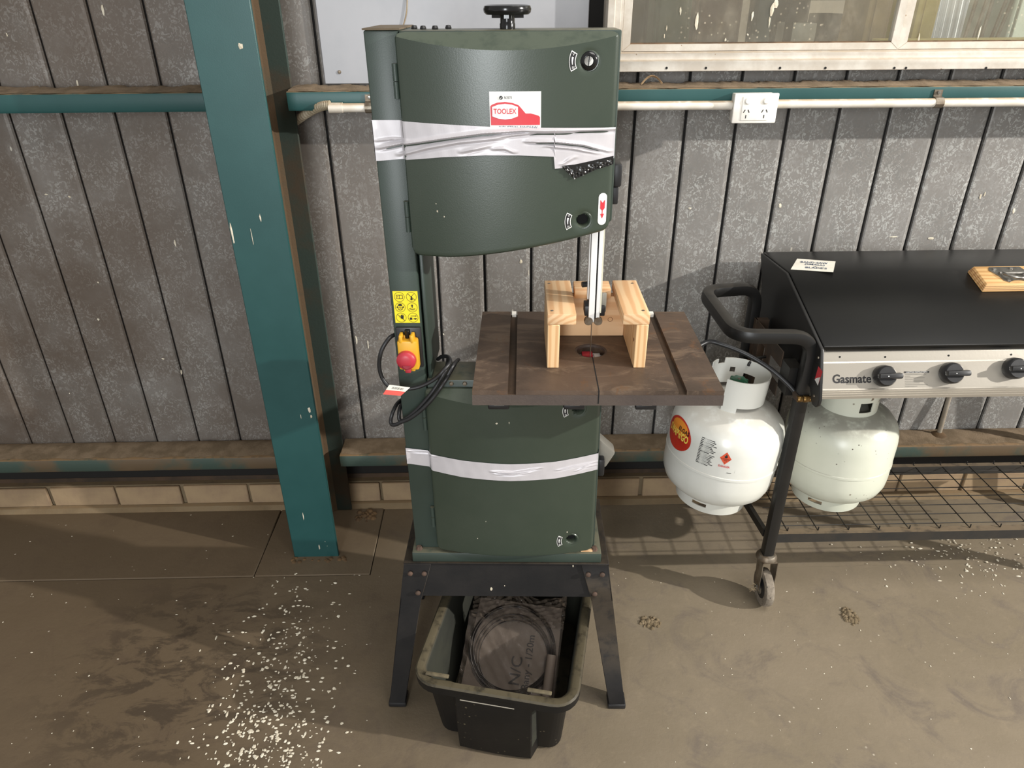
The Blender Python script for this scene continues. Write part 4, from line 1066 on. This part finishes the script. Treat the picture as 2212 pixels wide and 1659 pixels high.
for i in range(17):
    ln = .046 - (.008 if i % 4 == 0 else 0) - (i % 3) * .004
    z = .262 - i * .0046
    wpoly('fine_print', [(-.066, z), (-.066 + ln * .5, z), (-.066 + ln, z), (-.066 + ln, z + .0021), (-.066 + ln * .5, z + .0021), (-.066, z + .0021)], INK, .1556)
dz = .226
wpoly('hazard_diamond', [(.024, dz), (.009, dz - .019), (-.006, dz), (.009, dz + .019)], ORNG, .1558)
wpoly('flame_mark', [(.009, dz + .0135), (.0125, dz + .008), (.013, dz + .004), (.009, dz + .0015), (.005, dz + .004), (.0062, dz + .0085), (.008, dz + .0075)], INK, .1564)
wtext('hazard_text', 'FLAMMABLE', .0046, INK, .009, dz - .002, .1564)
wtext('hazard_text', 'GAS', .0046, INK, .009, dz - .0062, .1564)
wtext('hazard_text', '2', .0052, INK, .009, dz - .0125, .1564)
wtext('danger_text', 'DANGER', .0072, REDS, .009, dz - .024, .1588, .0002)
wpoly('label_edge', [(.040, .185), (.0403, .185), (.0403, .265), (.040, .265)], GREY, .1556)
wpoly('tiny_mark', [(.020, .182), (.032, .182), (.032, .1836), (.020, .1836)], INK, .1556)

# ================================================================== BARBECUE
BQ = thing('barbecue', 'black gas barbecue trolley with stainless control panel under the window', 'barbecue', (0, 0, 0))
BX0, BX1 = .790, 1.93
LEGX, LEGY, REARX, REARY, HZ = .776, 1.585, .738, 1.905, .878
path = fillet([(LEGX, LEGY, .172), (LEGX, LEGY, HZ), (.582, LEGY + .002, HZ + .004), (.574, 1.874, HZ + .010), (REARX, REARY, HZ + .008), (REARX, REARY, .60), (.782, 2.004, .004)], .055, 8)
B().tube(path, .0165, 16, power=4.5).build('handle_leg_frame', BBQF, BQ, smooth=True)
B().tube([(BX1 - .02, LEGY, .172), (BX1 - .02, LEGY, .76)], .0165, 16, power=4.5).build('leg', BBQF, BQ, smooth=True)
B().tube([(BX1 - .02, 2.004, .0), (BX1 - .02, REARY, .76)], .0165, 16, power=4.5).build('leg', BBQF, BQ, smooth=True)
# lid, body, side plate
lidp = [(1.556, .853), (1.552, .866), (1.832, .9585), (2.040, .9475), (2.040, .925), (1.99, .862)]
lid = B().prism(lidp, 'X', BX0, BX1).build('lid', BBQ, BQ, bevel=.004)
B().box(BX0 + .002, BX1 - .002, 1.572, 1.975, .742, .851).build('firebox', BBQF, BQ, bevel=.003)
B().prism([(1.556, .852), (1.5555, .857), (1.566, .862), (1.575, .852)], 'X', BX0 + .01, BX1).build('lid_lip', BBQF, BQ)
sp = [(1.512, .718), (1.502, .728), (1.500, .745), (1.546, .862), (1.832, .9555), (2.036, .9445), (1.985, .86), (1.972, .722), (1.66, .722), (1.62, .748), (1.560, .748), (1.54, .722), (1.528, .716)]
side = B().prism(sp, 'X', BX0 - .009, BX0 - .0005).build('side_panel', M('bbq_side_black', '#161616', '#1d1c1b', 6, rough=.45), BQ, bevel=.0015, seg=1)
for y, z in ((1.528, .742), (1.549, .838)):
    B().lathe([(0, -.0025), (.003, -.002), (.0035, 0)], 10, (BX0 - .009, y, z), 'X').build('panel_screw', STEELD, side)
# sticker on the side plate
pts = [ray_plane(u, v, (BX0 - .0095, 0, 0), (1, 0, 0)) for u, v in ((1763, 817), (1759, 831), (1770, 826), (1775, 803), (1770, 793))]
q = [ray_plane(u, v, (BX0 - .0096, 0, 0), (1, 0, 0)) for u, v in ((1760, 819), (1768, 791), (1777, 803), (1767, 832))]
B().add(q, [(0, 1, 2, 3)]).build('side_sticker', REDS, side)
q = [p + Vector((-.0003, 0, 0)) for p in [ray_plane(u, v, (BX0 - .0097, 0, 0), (1, 0, 0)) for u, v in ((1760, 820), (1763, 817), (1772, 815), (1767, 833))]]
B().add(q, [(0, 1, 2, 3)]).build('sticker_white', WHS, side)
# control panel
cp = [(1.572, .8515), (1.563, .851), (1.5595, .846), (1.549, .826), (1.546, .8235), (1.5185, .7665), (1.515, .7645), (1.5145, .761), (1.5125, .7605), (1.512, .7565), (1.510, .756), (1.5095, .7515), (1.508, .751), (1.5075, .744), (1.512, .742), (1.572, .742)]
pan = B().prism(cp, 'X', BX0 + .001, BX1).build('control_panel', INOX, BQ, bevel=0, smooth=False)
pd = Vector((0, 1.546 - 1.5185, .8235 - .7665)).normalized(); pn = Vector((0, -pd.z, pd.y)); PP0 = Vector((0, 1.532, .795))
pn = pn if pn.y < 0 else -pn
EX = Vector((1, 0, 0))
def knob(u, v):
    c = ray_plane(u, v, PP0 + pn * .012, pn) - pn * .012
    b = B()
    n = 36; rings = []
    for r, h in ((.0265, .0005), (.0270, .006), (.0255, .020), (.022, .024), (0.001, .024)):
        rings.append([c + (EX * math.cos(2 * math.pi * i / n) + pd * math.sin(2 * math.pi * i / n)) * r + pn * h for i in range(n)])
    flat = [p for rg in rings for p in rg]
    b.add(flat, [(k * n + i, k * n + (i + 1) % n, (k + 1) * n + (i + 1) % n, (k + 1) * n + i) for k in range(4) for i in range(n)])
    kb = b.build('knob', BLACK, BQ, smooth=True)
    pr = [(-.024, -.0065), (.030, -.0075), (.0325, -.004), (.0325, .006), (.030, .0085), (-.024, .0065)]
    p8 = [c + EX * a + pd * s_ + pn * .0235 for a, s_ in pr] + [c + EX * a + pd * s_ * .8 + pn * .036 for a, s_ in pr]
    B().add(p8, [(0, 1, 2, 3, 4, 5), (11, 10, 9, 8, 7, 6)] + [(i, (i + 1) % 6, (i + 1) % 6 + 6, i + 6) for i in range(6)]).build('knob_grip', BLACK, kb, bevel=.002)
    bb = B(); disc(bb, c + pn * .0363 - EX * .004, EX, pd, .0014, 10); bb.build('knob_dot', WHS, kb)
    text('knob_mark', 'OFF', .005, WHS, kb, c - EX * .0225 + pn * .0243, pd, -EX)
    return c
kc = [knob(1912, 812), knob(2057, 806)]
st_ = kc[1] - kc[0]
for i in (2, 3): 
    q = kc[0] + st_ * i
    d = q - CAM; zc = d.dot(CF); knob(1106 + F_PX * d.dot(CR) / zc, 829.5 - F_PX * d.dot(CU) / zc - 4)
for u, v in ((1814, 771), (1912, 771), (2049, 768), (2184, 766)):
    c = ray_plane(u, v, (0, 1.5545, .836), (0, -.88, .47)) + Vector((0, -.0008, .0004)); bb = B(); disc(bb, c, EX, pd, .0024, 12); bb.build('panel_hole', HOLE, pan)
c = ray_plane(1840, 819, PP0, pn) + pn * .0006
text('brand_name', 'Gasmate', .030, INK, pan, c, EX, pd, .0006, .096)
c = ray_plane(1980, 804, PP0, pn) + pn * .0006
B().add([c + EX * a + pd * s_ for a, s_ in ((-.031, -.0016), (.031, -.0016), (.031, .0024), (-.031, .0024))], [(0, 1, 2, 3)]).build('print_bar', INK, pan)
text('print_head', 'LIGHTING INSTRUCTIONS', .0038, WHS, pan, c + pn * .0005 + pd * .0003, EX, pd, 0, .052)
for i, ln in enumerate((.052, .012, .048, .020, .044, .036, .056, .030)):
    cc = c - pd * (.0058 + .0042 * i)
    B().add([cc + EX * a + pd * s_ for a, s_ in ((-.028, 0), (-.028 + ln, 0), (-.028 + ln, .0010), (-.028, .0010))], [(0, 1, 2, 3)]).build('print_line', GREY, pan)
# burner venturi under the panel
B().lathe([(0, .70), (.018, .702), (.026, .712), (.022, .728), (.018, .742)], 20, (1.02, 1.60, 0)).build('burner_venturi', RUSTB, BQ, smooth=True)
# handle block on the lid
lp0, ln_ = Vector((0, 1.552, .866)), Vector((0, -(.9585 - .866), 1.832 - 1.552)).normalized()
ls = Vector((0, 1.832 - 1.552, .9585 - .866)).normalized()
fl_ = ray_plane(2124, 631, lp0, ln_); bl_ = ray_plane(2084, 588, lp0, ln_)
L_ = min((bl_ - fl_).dot(ls), (Vector((0, 1.84, .961)) - fl_).dot(ls)); T_ = .022; Wd = .165
skew = (bl_ - fl_).dot(EX)
def bk(a, s_, h): return fl_ + EX * (a + skew * 0 + (-.004)) + ls * s_ + ln_ * (h + .0004)
blk = B().hexa([bk(0, 0, 0), bk(Wd, 0, 0), bk(Wd, L_, 0), bk(0, L_, 0), bk(.006, .006, T_), bk(Wd - .006, .006, T_), bk(Wd - .006, L_ - .004, T_), bk(.006, L_ - .004, T_)]).build('handle_block', PLY, lid, bevel=.001, seg=1)
for h in (.006, .011, .016):
    kx = h / T_ * .006
    B().tube([bk(kx - .0004, L_ - kx * .6, h), bk(kx - .0004, kx, h), bk(Wd - kx, kx - .0004, h)], .0009, 6).build('ply_layer', PLYE, lid)
pc = bk(Wd * .56, L_ * .52, T_ + .0008)
def pk(a, s_, h=0): return pc + EX * a + ls * s_ + ln_ * h
pts = [pk(-.050, .030), pk(-.056, .018), pk(-.040, -.008), pk(-.036, -.026), pk(-.024, -.034), pk(-.012, -.026), pk(.012, -.026), pk(.03, -.034), pk(.045, -.026), pk(.050, -.006), pk(.040, .02), pk(.034, .031)]
B().add(pts + [p + ln_ * .0012 for p in pts], [tuple(range(12))[::-1], tuple(range(12, 24))] + [(i, (i + 1) % 12, (i + 1) % 12 + 12, i + 12) for i in range(12)]).build('pull_plate', STEEL, lid)
for a, s_ in ((-.040, .020), (.006, .022), (-.024, -.026), (.036, -.022)):
    c = pk(a, s_, .0014); b = B()
    n = 12; rg = [[c + (EX * math.cos(6.2832 * i / n) + ls * math.sin(6.2832 * i / n)) * r + ln_ * h for i in range(n)] for r, h in ((.0052, 0), (.0045, .0022), (.001, .003))]
    b.add([p for r_ in rg for p in r_], [(k_ * n + i, k_ * n + (i + 1) % n, (k_ + 1) * n + (i + 1) % n, (k_ + 1) * n + i) for k_ in range(2) for i in range(n)]).build('pull_screw', STEEL, lid, smooth=True)
B().tube([pk(-.038, 0, .004), pk(.038, 0, .004)], .0045, 12).build('pull_pin', STEEL, lid, smooth=True)
B().tube(smooth_path([pk(-.030, 0, .006), pk(-.024, -.016, .010), pk(0, -.032, .013), pk(.024, -.016, .010), pk(.030, 0, .006)], 8), .0038, 12).build('pull_ring', STEEL, lid, smooth=True)
# shelf
SZ = .2505
for y, nm in ((LEGY, 'shelf_front_rail'), (REARY, 'shelf_rear_rail')):
    B().box(LEGX + .0155, BX1 - .035, y - .004, y + .002, SZ - .030, SZ + .001).box(LEGX + .0155, BX1 - .035, y + .002, y + .022 if y < 1.7 else y + .016, SZ - .004, SZ - .001).build(nm, M('rail_black', '#232322', '#2f2b26', 12, rough=.55, dust='#6e5f4b', dustamt=.9), BQ)
B().hexa([(LEGX - .016, LEGY + .017, SZ - .024), (LEGX - .004, LEGY + .017, SZ - .024), (REARX + .012, REARY - .017, SZ - .024), (REARX, REARY - .017, SZ - .024),
          (LEGX - .016, LEGY + .017, SZ), (LEGX - .004, LEGY + .017, SZ), (REARX + .012, REARY - .017, SZ), (REARX, REARY - .017, SZ)]).build('shelf_side_rail', BBQF, BQ)
wy = B().tube(fillet([(0, LEGY + .012, SZ + .012), (0, LEGY + .012, SZ - .0015), (0, REARY + .012, SZ - .0015), (0, REARY + .012, SZ + .008)], .004, 3), .0017, 6).mesh('shelf_wire')
for i in range(12):
    o = link('shelf_wire', wy, BBQF if not wy.materials else None, BQ); o.location = (LEGX + .052 + .0895 * i, 0, 0)
wx = B().tube([(LEGX + .017, 0, SZ - .0045), (BX1 - .036, 0, SZ - .0045)], .0015, 6).mesh('shelf_wire')
for k_ in range(7):
    o = link('shelf_wire', wx, BBQF if not wx.materials else None, BQ); o.location = (0, LEGY + .040 + .0425 * k_, 0)
# bracket that carries the hanging bottle
brk = B()
brk.box(.740, .743, 1.835, 1.895, .50, .80).box(.740, .743, 1.66, 1.835, .755, .80).box(.740, .743, 1.66, 1.835, .668, .705).box(.740, .743, 1.74, 1.78, .705, .755)
brk.build('bottle_bracket', RUST, BQ)
B().box(.738, .776, 1.870, 1.888, .56, .80).build('bracket_stay', RUST, BQ)
B().box(.742, .776, 1.606, 1.662, .70, .78).build('bracket_stay', BBQF, BQ)
hk = fillet([(.742, 1.765, .735), (.705, 1.755, .735), (.688, 1.745, .725), (.688, 1.745, .718)], .008, 4)
B().tube(hk, .004, 10).build('bottle_hook', BBQF, BQ, smooth=True)
# hose and fitting
hs = [(.614, 1.673, .667), (.560, 1.66, .68), (.520, 1.645, .73), (.505, 1.66, .80)] + [tuple(on_y(u, v, y)) for u, v, y in ((1528, 739, 1.69), (1562, 745, 1.68), (1610, 764, 1.655), (1660, 794, 1.63), (1700, 828, 1.605))] + [(.762, 1.592, .716)]
B().tube(smooth_path(hs, 8), .0063, 12).build('gas_hose', BLACK, BQ, smooth=True)
ft = [(.758, .0085), (.768, .0085), (.768, .0112), (.782, .0112)]
f_ = B()
for x0, x1, r in ((.760, .774, .0092), (.775, .790, .0098), (.7905, .800, .0085)): f_.lathe([(0, x0), (r, x0), (r, x1), (0, x1)], 6, (-.004, 1.585 - .022, .7135), 'X')
f_.build('brass_fitting', BRASS, BQ, bevel=.0012, seg=1)
B().tube([(.762, 1.592, .716), (.758, 1.575, .7135), (.762, 1.563, .7135)], .0078, 12).build('hose_crimp', RUST, BQ, smooth=True)
# front caster
cst = B().lathe([(0, .180), (.012, .180), (.024, .177), (.030, .168), (.030, .163), (.026, .160), (0, .158)], 28, (LEGX, LEGY, 0)).build('caster', STEELD, BQ, smooth=True)
cy = LEGY - .014
for sx in (-1, 1):
    B().prism([(LEGY - .024, .160), (LEGY + .022, .160), (LEGY + .018, .12), (cy + .016, .055), (cy, .042), (cy - .014, .055), (LEGY - .028, .12)], 'X', LEGX + sx * .0205 + .006, LEGX + sx * .0225 + .006).build('caster_fork', STEELD, cst)
B().box(LEGX - .0165, LEGX + .0285, LEGY - .024, LEGY + .022, .156, .160).build('caster_fork', STEELD, cst, bevel=.002)
B().lathe([(.034, -.011), (.050, -.0135), (.056, -.011), (.0575, -.006), (.0575, .006), (.056, .011), (.050, .0135), (.034, .011)], 36, (LEGX + .006, cy, .058), 'X').build('caster_tyre', RUBG, cst, smooth=True)
B().lathe([(0, -.014), (.012, -.014), (.022, -.0145), (.030, -.012), (.0345, -.0105), (.0345, .0105), (0, .012)], 28, (LEGX + .006, cy, .058), 'X').build('caster_hub', BLACK, cst, smooth=True)
B().lathe([(0, -.026), (.007, -.026), (.009, -.0235), (.016, -.0165), (.022, -.0155)], 16, (LEGX + .006, cy, .058), 'X').build('caster_axle', STEEL, cst, smooth=True)
b = B(); rnd = random.Random(9)
for i in range(7):
    y0, z0 = cy + rnd.uniform(-.012, .012), .058 + rnd.uniform(-.012, .012)
    b.tube([(LEGX - .02, y0, z0), (LEGX - .03 - rnd.uniform(0, .012), y0 + rnd.uniform(-.02, .02), z0 + rnd.uniform(-.02, .02))], .0008, 5)
b.build('wound_fibre', TWIG, cst)

# handwritten note on the barbecue lid
zl = lambda y: .9585 - (y - 1.832) * (.011 / .208) + .0012
nc = []
for u, v in ((1722, 559), (1805, 565), (1800, 588), (1708, 582)):
    p = ray_plane(u, v, (0, 1.832, .9597), (0, .0529, 1)); nc.append(p)
ctr = sum(nc, Vector()) / 4
nt = thing('note_card', 'small white handwritten card lying on the barbecue lid', 'note', ctr)
cd = B().add([p - ctr for p in nc], [(0, 1, 2, 3)]).build('card', CARD, nt, solid=.0004)
ex = (nc[2] - nc[3]).normalized(); ey = (nc[0] - nc[3]); ey = (ey - ex * ey.dot(ex)).normalized()
for s_, off, sz, wd in (('BAND-SAW', .024, .024, .072), ('(SMALL)', .004, .021, .052), ('+', -.013, .016, .010), ("BLADE'S", -.030, .021, .056)):
    text('handwriting', s_, sz, NAVY, cd, ey * off + ex * .002 + Vector((0, 0, .0014)), ex + ey * .02, ey + ex * .1, .0003, wd)

# ================================================================== TUB UNDER THE SAW, WITH BLADES
TUBL, TUBA = Vector((-.030, 1.082, 0)), R(-12.3)
tub = thing('storage_tub', 'dirty black plastic tub pushed under the bandsaw stand', 'tub', TUBL, TUBA)
def outline(z, off, bulge_k=1):
    k = z / .235; hx = .152 + .020 * k + off; y0 = .044 - .034 * k - off; y1 = .455 + .03 * k + off
    r = .035 + max(off, 0); pts = []
    bd_ = (.036 - .022 * k) * bulge_k
    for (cx_, cy_, a0_) in ((hx - r, y0 + r, -90), (hx - r, y1 - r, 0), (-hx + r, y1 - r, 90), (-hx + r, y0 + r, 180)):
        for i in range(7): a = R(a0_ + 15 * i); pts.append((cx_ + r * math.cos(a), cy_ + r * math.sin(a)))
    # front bulge inserted after the last corner (which ends at -90 side, heading +x)
    w_ = .088
    for x, d in ((-w_ - .012, 0), (-w_, bd_), (-w_ * .5, bd_ * 1.08), (0, bd_ * 1.1), (w_ * .5, bd_ * 1.08), (w_, bd_), (w_ + .012, 0)): pts.append((x, y0 - d))
    return [(x, y, z) for x, y in pts]
rings = [outline(.003, -.004), outline(.228, -.004), outline(.236, -.001, .2), outline(.240, .004, 0), outline(.240, .018, 0), outline(.236, .0225, 0), outline(.212, .024, 0), outline(.212, .0215, 0), outline(.228, .004, .3), outline(.222, .0, 1), outline(.010, 0), outline(.0, -.006)]
n = len(rings[0]); b = B()
b.add([p for rg in rings for p in rg], [(k_ * n + i, k_ * n + (i + 1) % n, (k_ + 1) * n + (i + 1) % n, (k_ + 1) * n + i) for k_ in range(len(rings) - 1) for i in range(n)] + [tuple(range(n)), tuple((len(rings) - 1) * n + i for i in range(n))])
me = b.mesh('tub_shell', 0, 2, True)
tb = link('tub_shell', me, TUB, tub); me.materials.append(TUBIN)
for p in me.polygons:
    if p.index < 2 * n or p.index == n * (len(rings) - 1): p.material_index = 1
for x in (-.135, .105): B().box(x - .028, x + .028, .012, .022, .2395, .2445).build('lid_clip', M('tub_clip', '#6b614a', '#4f4737', 30, rough=.8), tub, bevel=.002)
B().box(-.07, .055, -.0275, -.0262, .226, .2275).build('rim_scratch', M('tub_scratch', '#9c968a', rough=.6), tub)
TM = Matrix.Translation(TUBL) @ Matrix.Rotation(TUBA, 4, 'Z')
# packet of blades leaning in the tub
ps, pdir = Vector((0, .075, .035)), Vector((0, .80, .60)).normalized()
pno = Vector((0, -.60, .80)).normalized()
def pq(x, s_, h=0): return ps + EX * x + pdir * s_ + pno * h
pk_ = thing('blade_packet', 'plastic wrapped packet of coiled bandsaw blades leaning in the black tub', 'blade packet', TUBL, TUBA)
crd = B().hexa([pq(-.118, 0, 0), pq(.128, 0, 0), pq(.120, .288, 0), pq(-.100, .288, 0), pq(-.118, 0, .004), pq(.128, 0, .004), pq(.120, .288, .004), pq(-.100, .288, .004)]).build('backing_card', KRAFT, pk_, bevel=.001, seg=1)
def coil(r, cx_, cs, h, rad, nm):
    pts = [pq(cx_ + r * math.cos(2 * math.pi * i / 72), cs + r * math.sin(2 * math.pi * i / 72), h) for i in range(72)]
    return B().tube(pts, rad, 6, closed=True).build(nm, BLADE, pk_)
for i in range(6): coil(.1125 - .0022 * i, .004, .168 + .001 * i, .007 + .0016 * (i % 3), .0015, 'blade_coil')
for i, r in enumerate((.098, .0935, .089)): coil(r, .006 + .002 * i, .158 - .003 * i, .0075, .0013, 'blade_coil')
for s_, x, st2, sz in (('N/C', .022, .120, .040), ('Bany - 1/20m', .050, .145, .025)):
    text('handwriting', s_, sz, INK, crd, pq(x, st2, .0052), pdir, -EX, .0003)
rnd = random.Random(21)
def crump(x, s_): return .010 + .007 * math.sin(x * 70 + s_ * 31) * math.sin(s_ * 55 - x * 20) + .004 * math.sin(x * 190 + s_ * 140)
B().grid(46, 50, lambda u, v: pq(-.122 + .250 * u, .0 + .25 * v, crump(u * .25, v * .25) * .6 + .004)).build('plastic_film', BAG, pk_, smooth=True)
def crest(u, v):
    x = -.115 + .245 * u; s_ = .235 + (.075 + .010 * math.sin(u * 7) + .055 * math.exp(-((u - .42) / .13) ** 2)) * v
    return pq(x, s_, .012 + .014 * v + .010 * math.sin(u * 23 + v * 5) * math.sin(v * 9 + u * 4) + .007 * math.sin(u * 61 + v * 17) + .005 * math.sin(v * 41 - u * 33))
B().grid(60, 26, crest).build('film_gather', BAGT, pk_, smooth=True)
B().tube([pq(.108, .02, .014), pq(.108, .17, .016)], [.014, .012], 12).build('rolled_sleeve', KRAFT, pk_, smooth=True)

# ================================================================== LITTER ON THE FLOOR
rnd = random.Random(5)
def blob(b, x, y, r, z=.0004):
    n = 7; h = r * rnd.uniform(.22, .5); a0_ = rnd.random() * 6.28; k = rnd.uniform(.6, 1.5)
    base_ = []
    for i in range(n):
        a = a0_ + 6.2832 * i / n; q = r * rnd.uniform(.7, 1.2); base_.append((x + q * math.cos(a) * k, y + q * math.sin(a) / k, z))
    top = [(x + (p[0] - x) * .5, y + (p[1] - y) * .5, z + h) for p in base_]
    b.add(base_ + top, [(i, (i + 1) % n, (i + 1) % n + n, i + n) for i in range(n)] + [tuple(range(n, 2 * n))])
def floor_z(y): return .0034 if y > 1.7145 else .0006
b = B()
for i in range(800):
    t = rnd.random() ** .8; v = 1240 + 440 * t; u = 655 - 105 * t + rnd.gauss(0, 52 + 28 * t)
    if rnd.random() > .35 + .65 * math.exp(-((v - 1620) / 140) ** 2) + .3 * math.exp(-((v - 1400) / 90) ** 2): continue
    p = on_z(u, v, 0); blob(b, p.x, p.y, rnd.choice((.002, .003, .004, .0048)) * rnd.uniform(.7, 1.2), floor_z(p.y))
o = tag(b.build('bird_droppings', POOP, None), 'band of white bird droppings on the floor left of the saw', 'droppings'); o['kind'] = 'stuff'
b = B()
for i in range(230):
    u = rnd.gauss(2120, 120); v = 1170 + (2212 - u) * -.02 + rnd.gauss(30, 38)
    if v < 1150 or u > 2500: continue
    p = on_z(u, v, 0); blob(b, p.x, p.y, rnd.choice((.0022, .003, .0045)) * rnd.uniform(.7, 1.3), floor_z(p.y))
o = tag(b.build('bird_droppings', POOP, None), 'white bird droppings on the floor below the barbecue at the right', 'droppings'); o['kind'] = 'stuff'
b = B()
for i in range(260):
    u, v = rnd.uniform(-50, 2260), rnd.uniform(1130, 1659)
    p = on_z(u, v, 0)
    if -.33 < p.x < .33 and 1.05 < p.y < 1.72 or abs(p.x + .56) < .2 and p.y > 1.72: continue
    blob(b, p.x, p.y, rnd.choice((.001, .0015, .0022)) * rnd.uniform(.7, 1.4), floor_z(p.y))
o = tag(b.build('floor_crumbs', POOP, None), 'pale crumbs and droppings scattered thinly over the whole floor', 'crumbs'); o['kind'] = 'stuff'
def clod(u, v, rx, ry, lab, seed):
    r_ = random.Random(seed); p = on_z(u, v, 0); b = B()
    for i in range(46):
        a, q = r_.random() * 6.28, math.sqrt(r_.random()); x, y = rx * q * math.cos(a), ry * q * math.sin(a); r = r_.uniform(.004, .011) * (1.2 - .6 * q)
        b.lathe([(0, r * .9), (r * .55, r * .75), (r, r * .2), (r * .9, -.001)], 7, (x, y, 0))
    o = tag(b.build('dirt_clod', CLOD, None, smooth=True), lab, 'dirt clod', 'dry clods on the floor'); o.location = (p.x, p.y, 0)
clod(1404, 1346, .030, .024, 'crumbly dry clod on the floor beside the right saw leg', 2)
clod(1836, 1332, .022, .034, 'crumbly dry clod on the floor in front of the barbecue', 3)

# ================================================================== chips, scuffs and splashes
rnd = random.Random(31)
def chip(par, u, v, w, h, tf_fn, mat, name):
    c = tf_fn(u, v); b = B(); n = 8; pts = []
    for i in range(n):
        a = 6.2832 * i / n; k_ = rnd.uniform(.55, 1.15); pts.append((w * k_ * math.cos(a), h * k_ * math.sin(a)))
    return c, pts
def saw_chip(u, v, w, h, par, y=None, name='paint_chip'):
    p = saw(u, v, -.025 if y is None else y)
    pts = [(p.x + w * rnd.uniform(.5, 1.2) * math.cos(.785 * i), p.z + h * rnd.uniform(.5, 1.2) * math.sin(.785 * i)) for i in range(8)]
    LB().add([(x, (fy_(x, z) if y is None else y) - .0009, z) for x, z in pts], [tuple(range(8))]).build(name, POOP, par)
for u, v, w, h in ((945, 456, .0022, .0026), (960, 467, .0014, .0016), (942, 440, .0011, .0011)): saw_chip(u, v, w, h, udoor)
for u, v, w, h in ((1073, 908, .0026, .0022), (1100, 906, .0011, .0032), (1032, 1158, .0012, .0012), (1050, 1120, .0006, .0022), (1225, 1148, .0012, .003)): saw_chip(u, v, w, h, ldoor)
def apron_splash(u, v, w, h):
    y0 = -.045; p = saw(u, v, y0)
    for _ in range(3): y0 = APY(p.z) + .0025; p = saw(u, v, y0)
    p = Vector((p.x - LEAN * (p.z - .45), p.y, p.z))
    pts = [(p.x + w * rnd.uniform(.6, 1.2) * math.cos(.785 * i), APY(p.z + h * math.sin(.785 * i)) + .0036, p.z + h * rnd.uniform(.8, 1.0) * math.sin(.785 * i)) for i in range(8)]
    B().add(pts, [tuple(range(8))]).build('dropping_splash', POOP, SAW)
for u, v, w, h in ((1061, 1273, .0034, .0052), (1090, 1266, .0014, .0014), (1238, 1223, .002, .004)): apron_splash(u, v, w, h)
for u, v, w, h in ((520, 100, .006, .007), (500, 500, .0028, .030), (505, 522, .002, .006), (562, 470, .002, .010), (545, 515, .0012, .026), (668, 885, .004, .012), (672, 900, .003, .006), (655, 1115, .0014, .018), (690, 1182, .0022, .010), (650, 900, .001, .010)):
    p = on_y(u, v, 1.7995) - Vector((-.6175, 1.80, 0)); b = B(); splat(b, (p.x, -.0006, p.z), w, h, 9, 'Y', rnd); b.build('paint_scuff', POOP, cf.parent)
b = B()
for u, v, w, h in ((222, 22, .005, .018), (15, 75, .003, .007), (167, 180, .004, .012), (378, 525, .004, .014), (100, 420, .006, .003), (150, 425, .005, .004), (212, 610, .004, .004), (212, 690, .005, .006), (392, 805, .004, .012), (352, 775, .006, .004), (150, 850, .003, .003), (958, 722, .003, .006), (1142, 590, .002, .016), (1125, 565, .006, .008), (1685, 445, .007, .010), (1490, 450, .006, .004), (2190, 455, .006, .012), (2010, 515, .012, .005), (2118, 425, .004, .012), (2127, 420, .003, .010), (1930, 512, .016, .003), (770, 735, .004, .02), (795, 745, .003, .02)):
    p = on_y(u, v, WY - .0012); splat(b, p, w * .8, h * .8, 8, 'Y', rnd)
b.build('dropping_streak', POOP, wall)
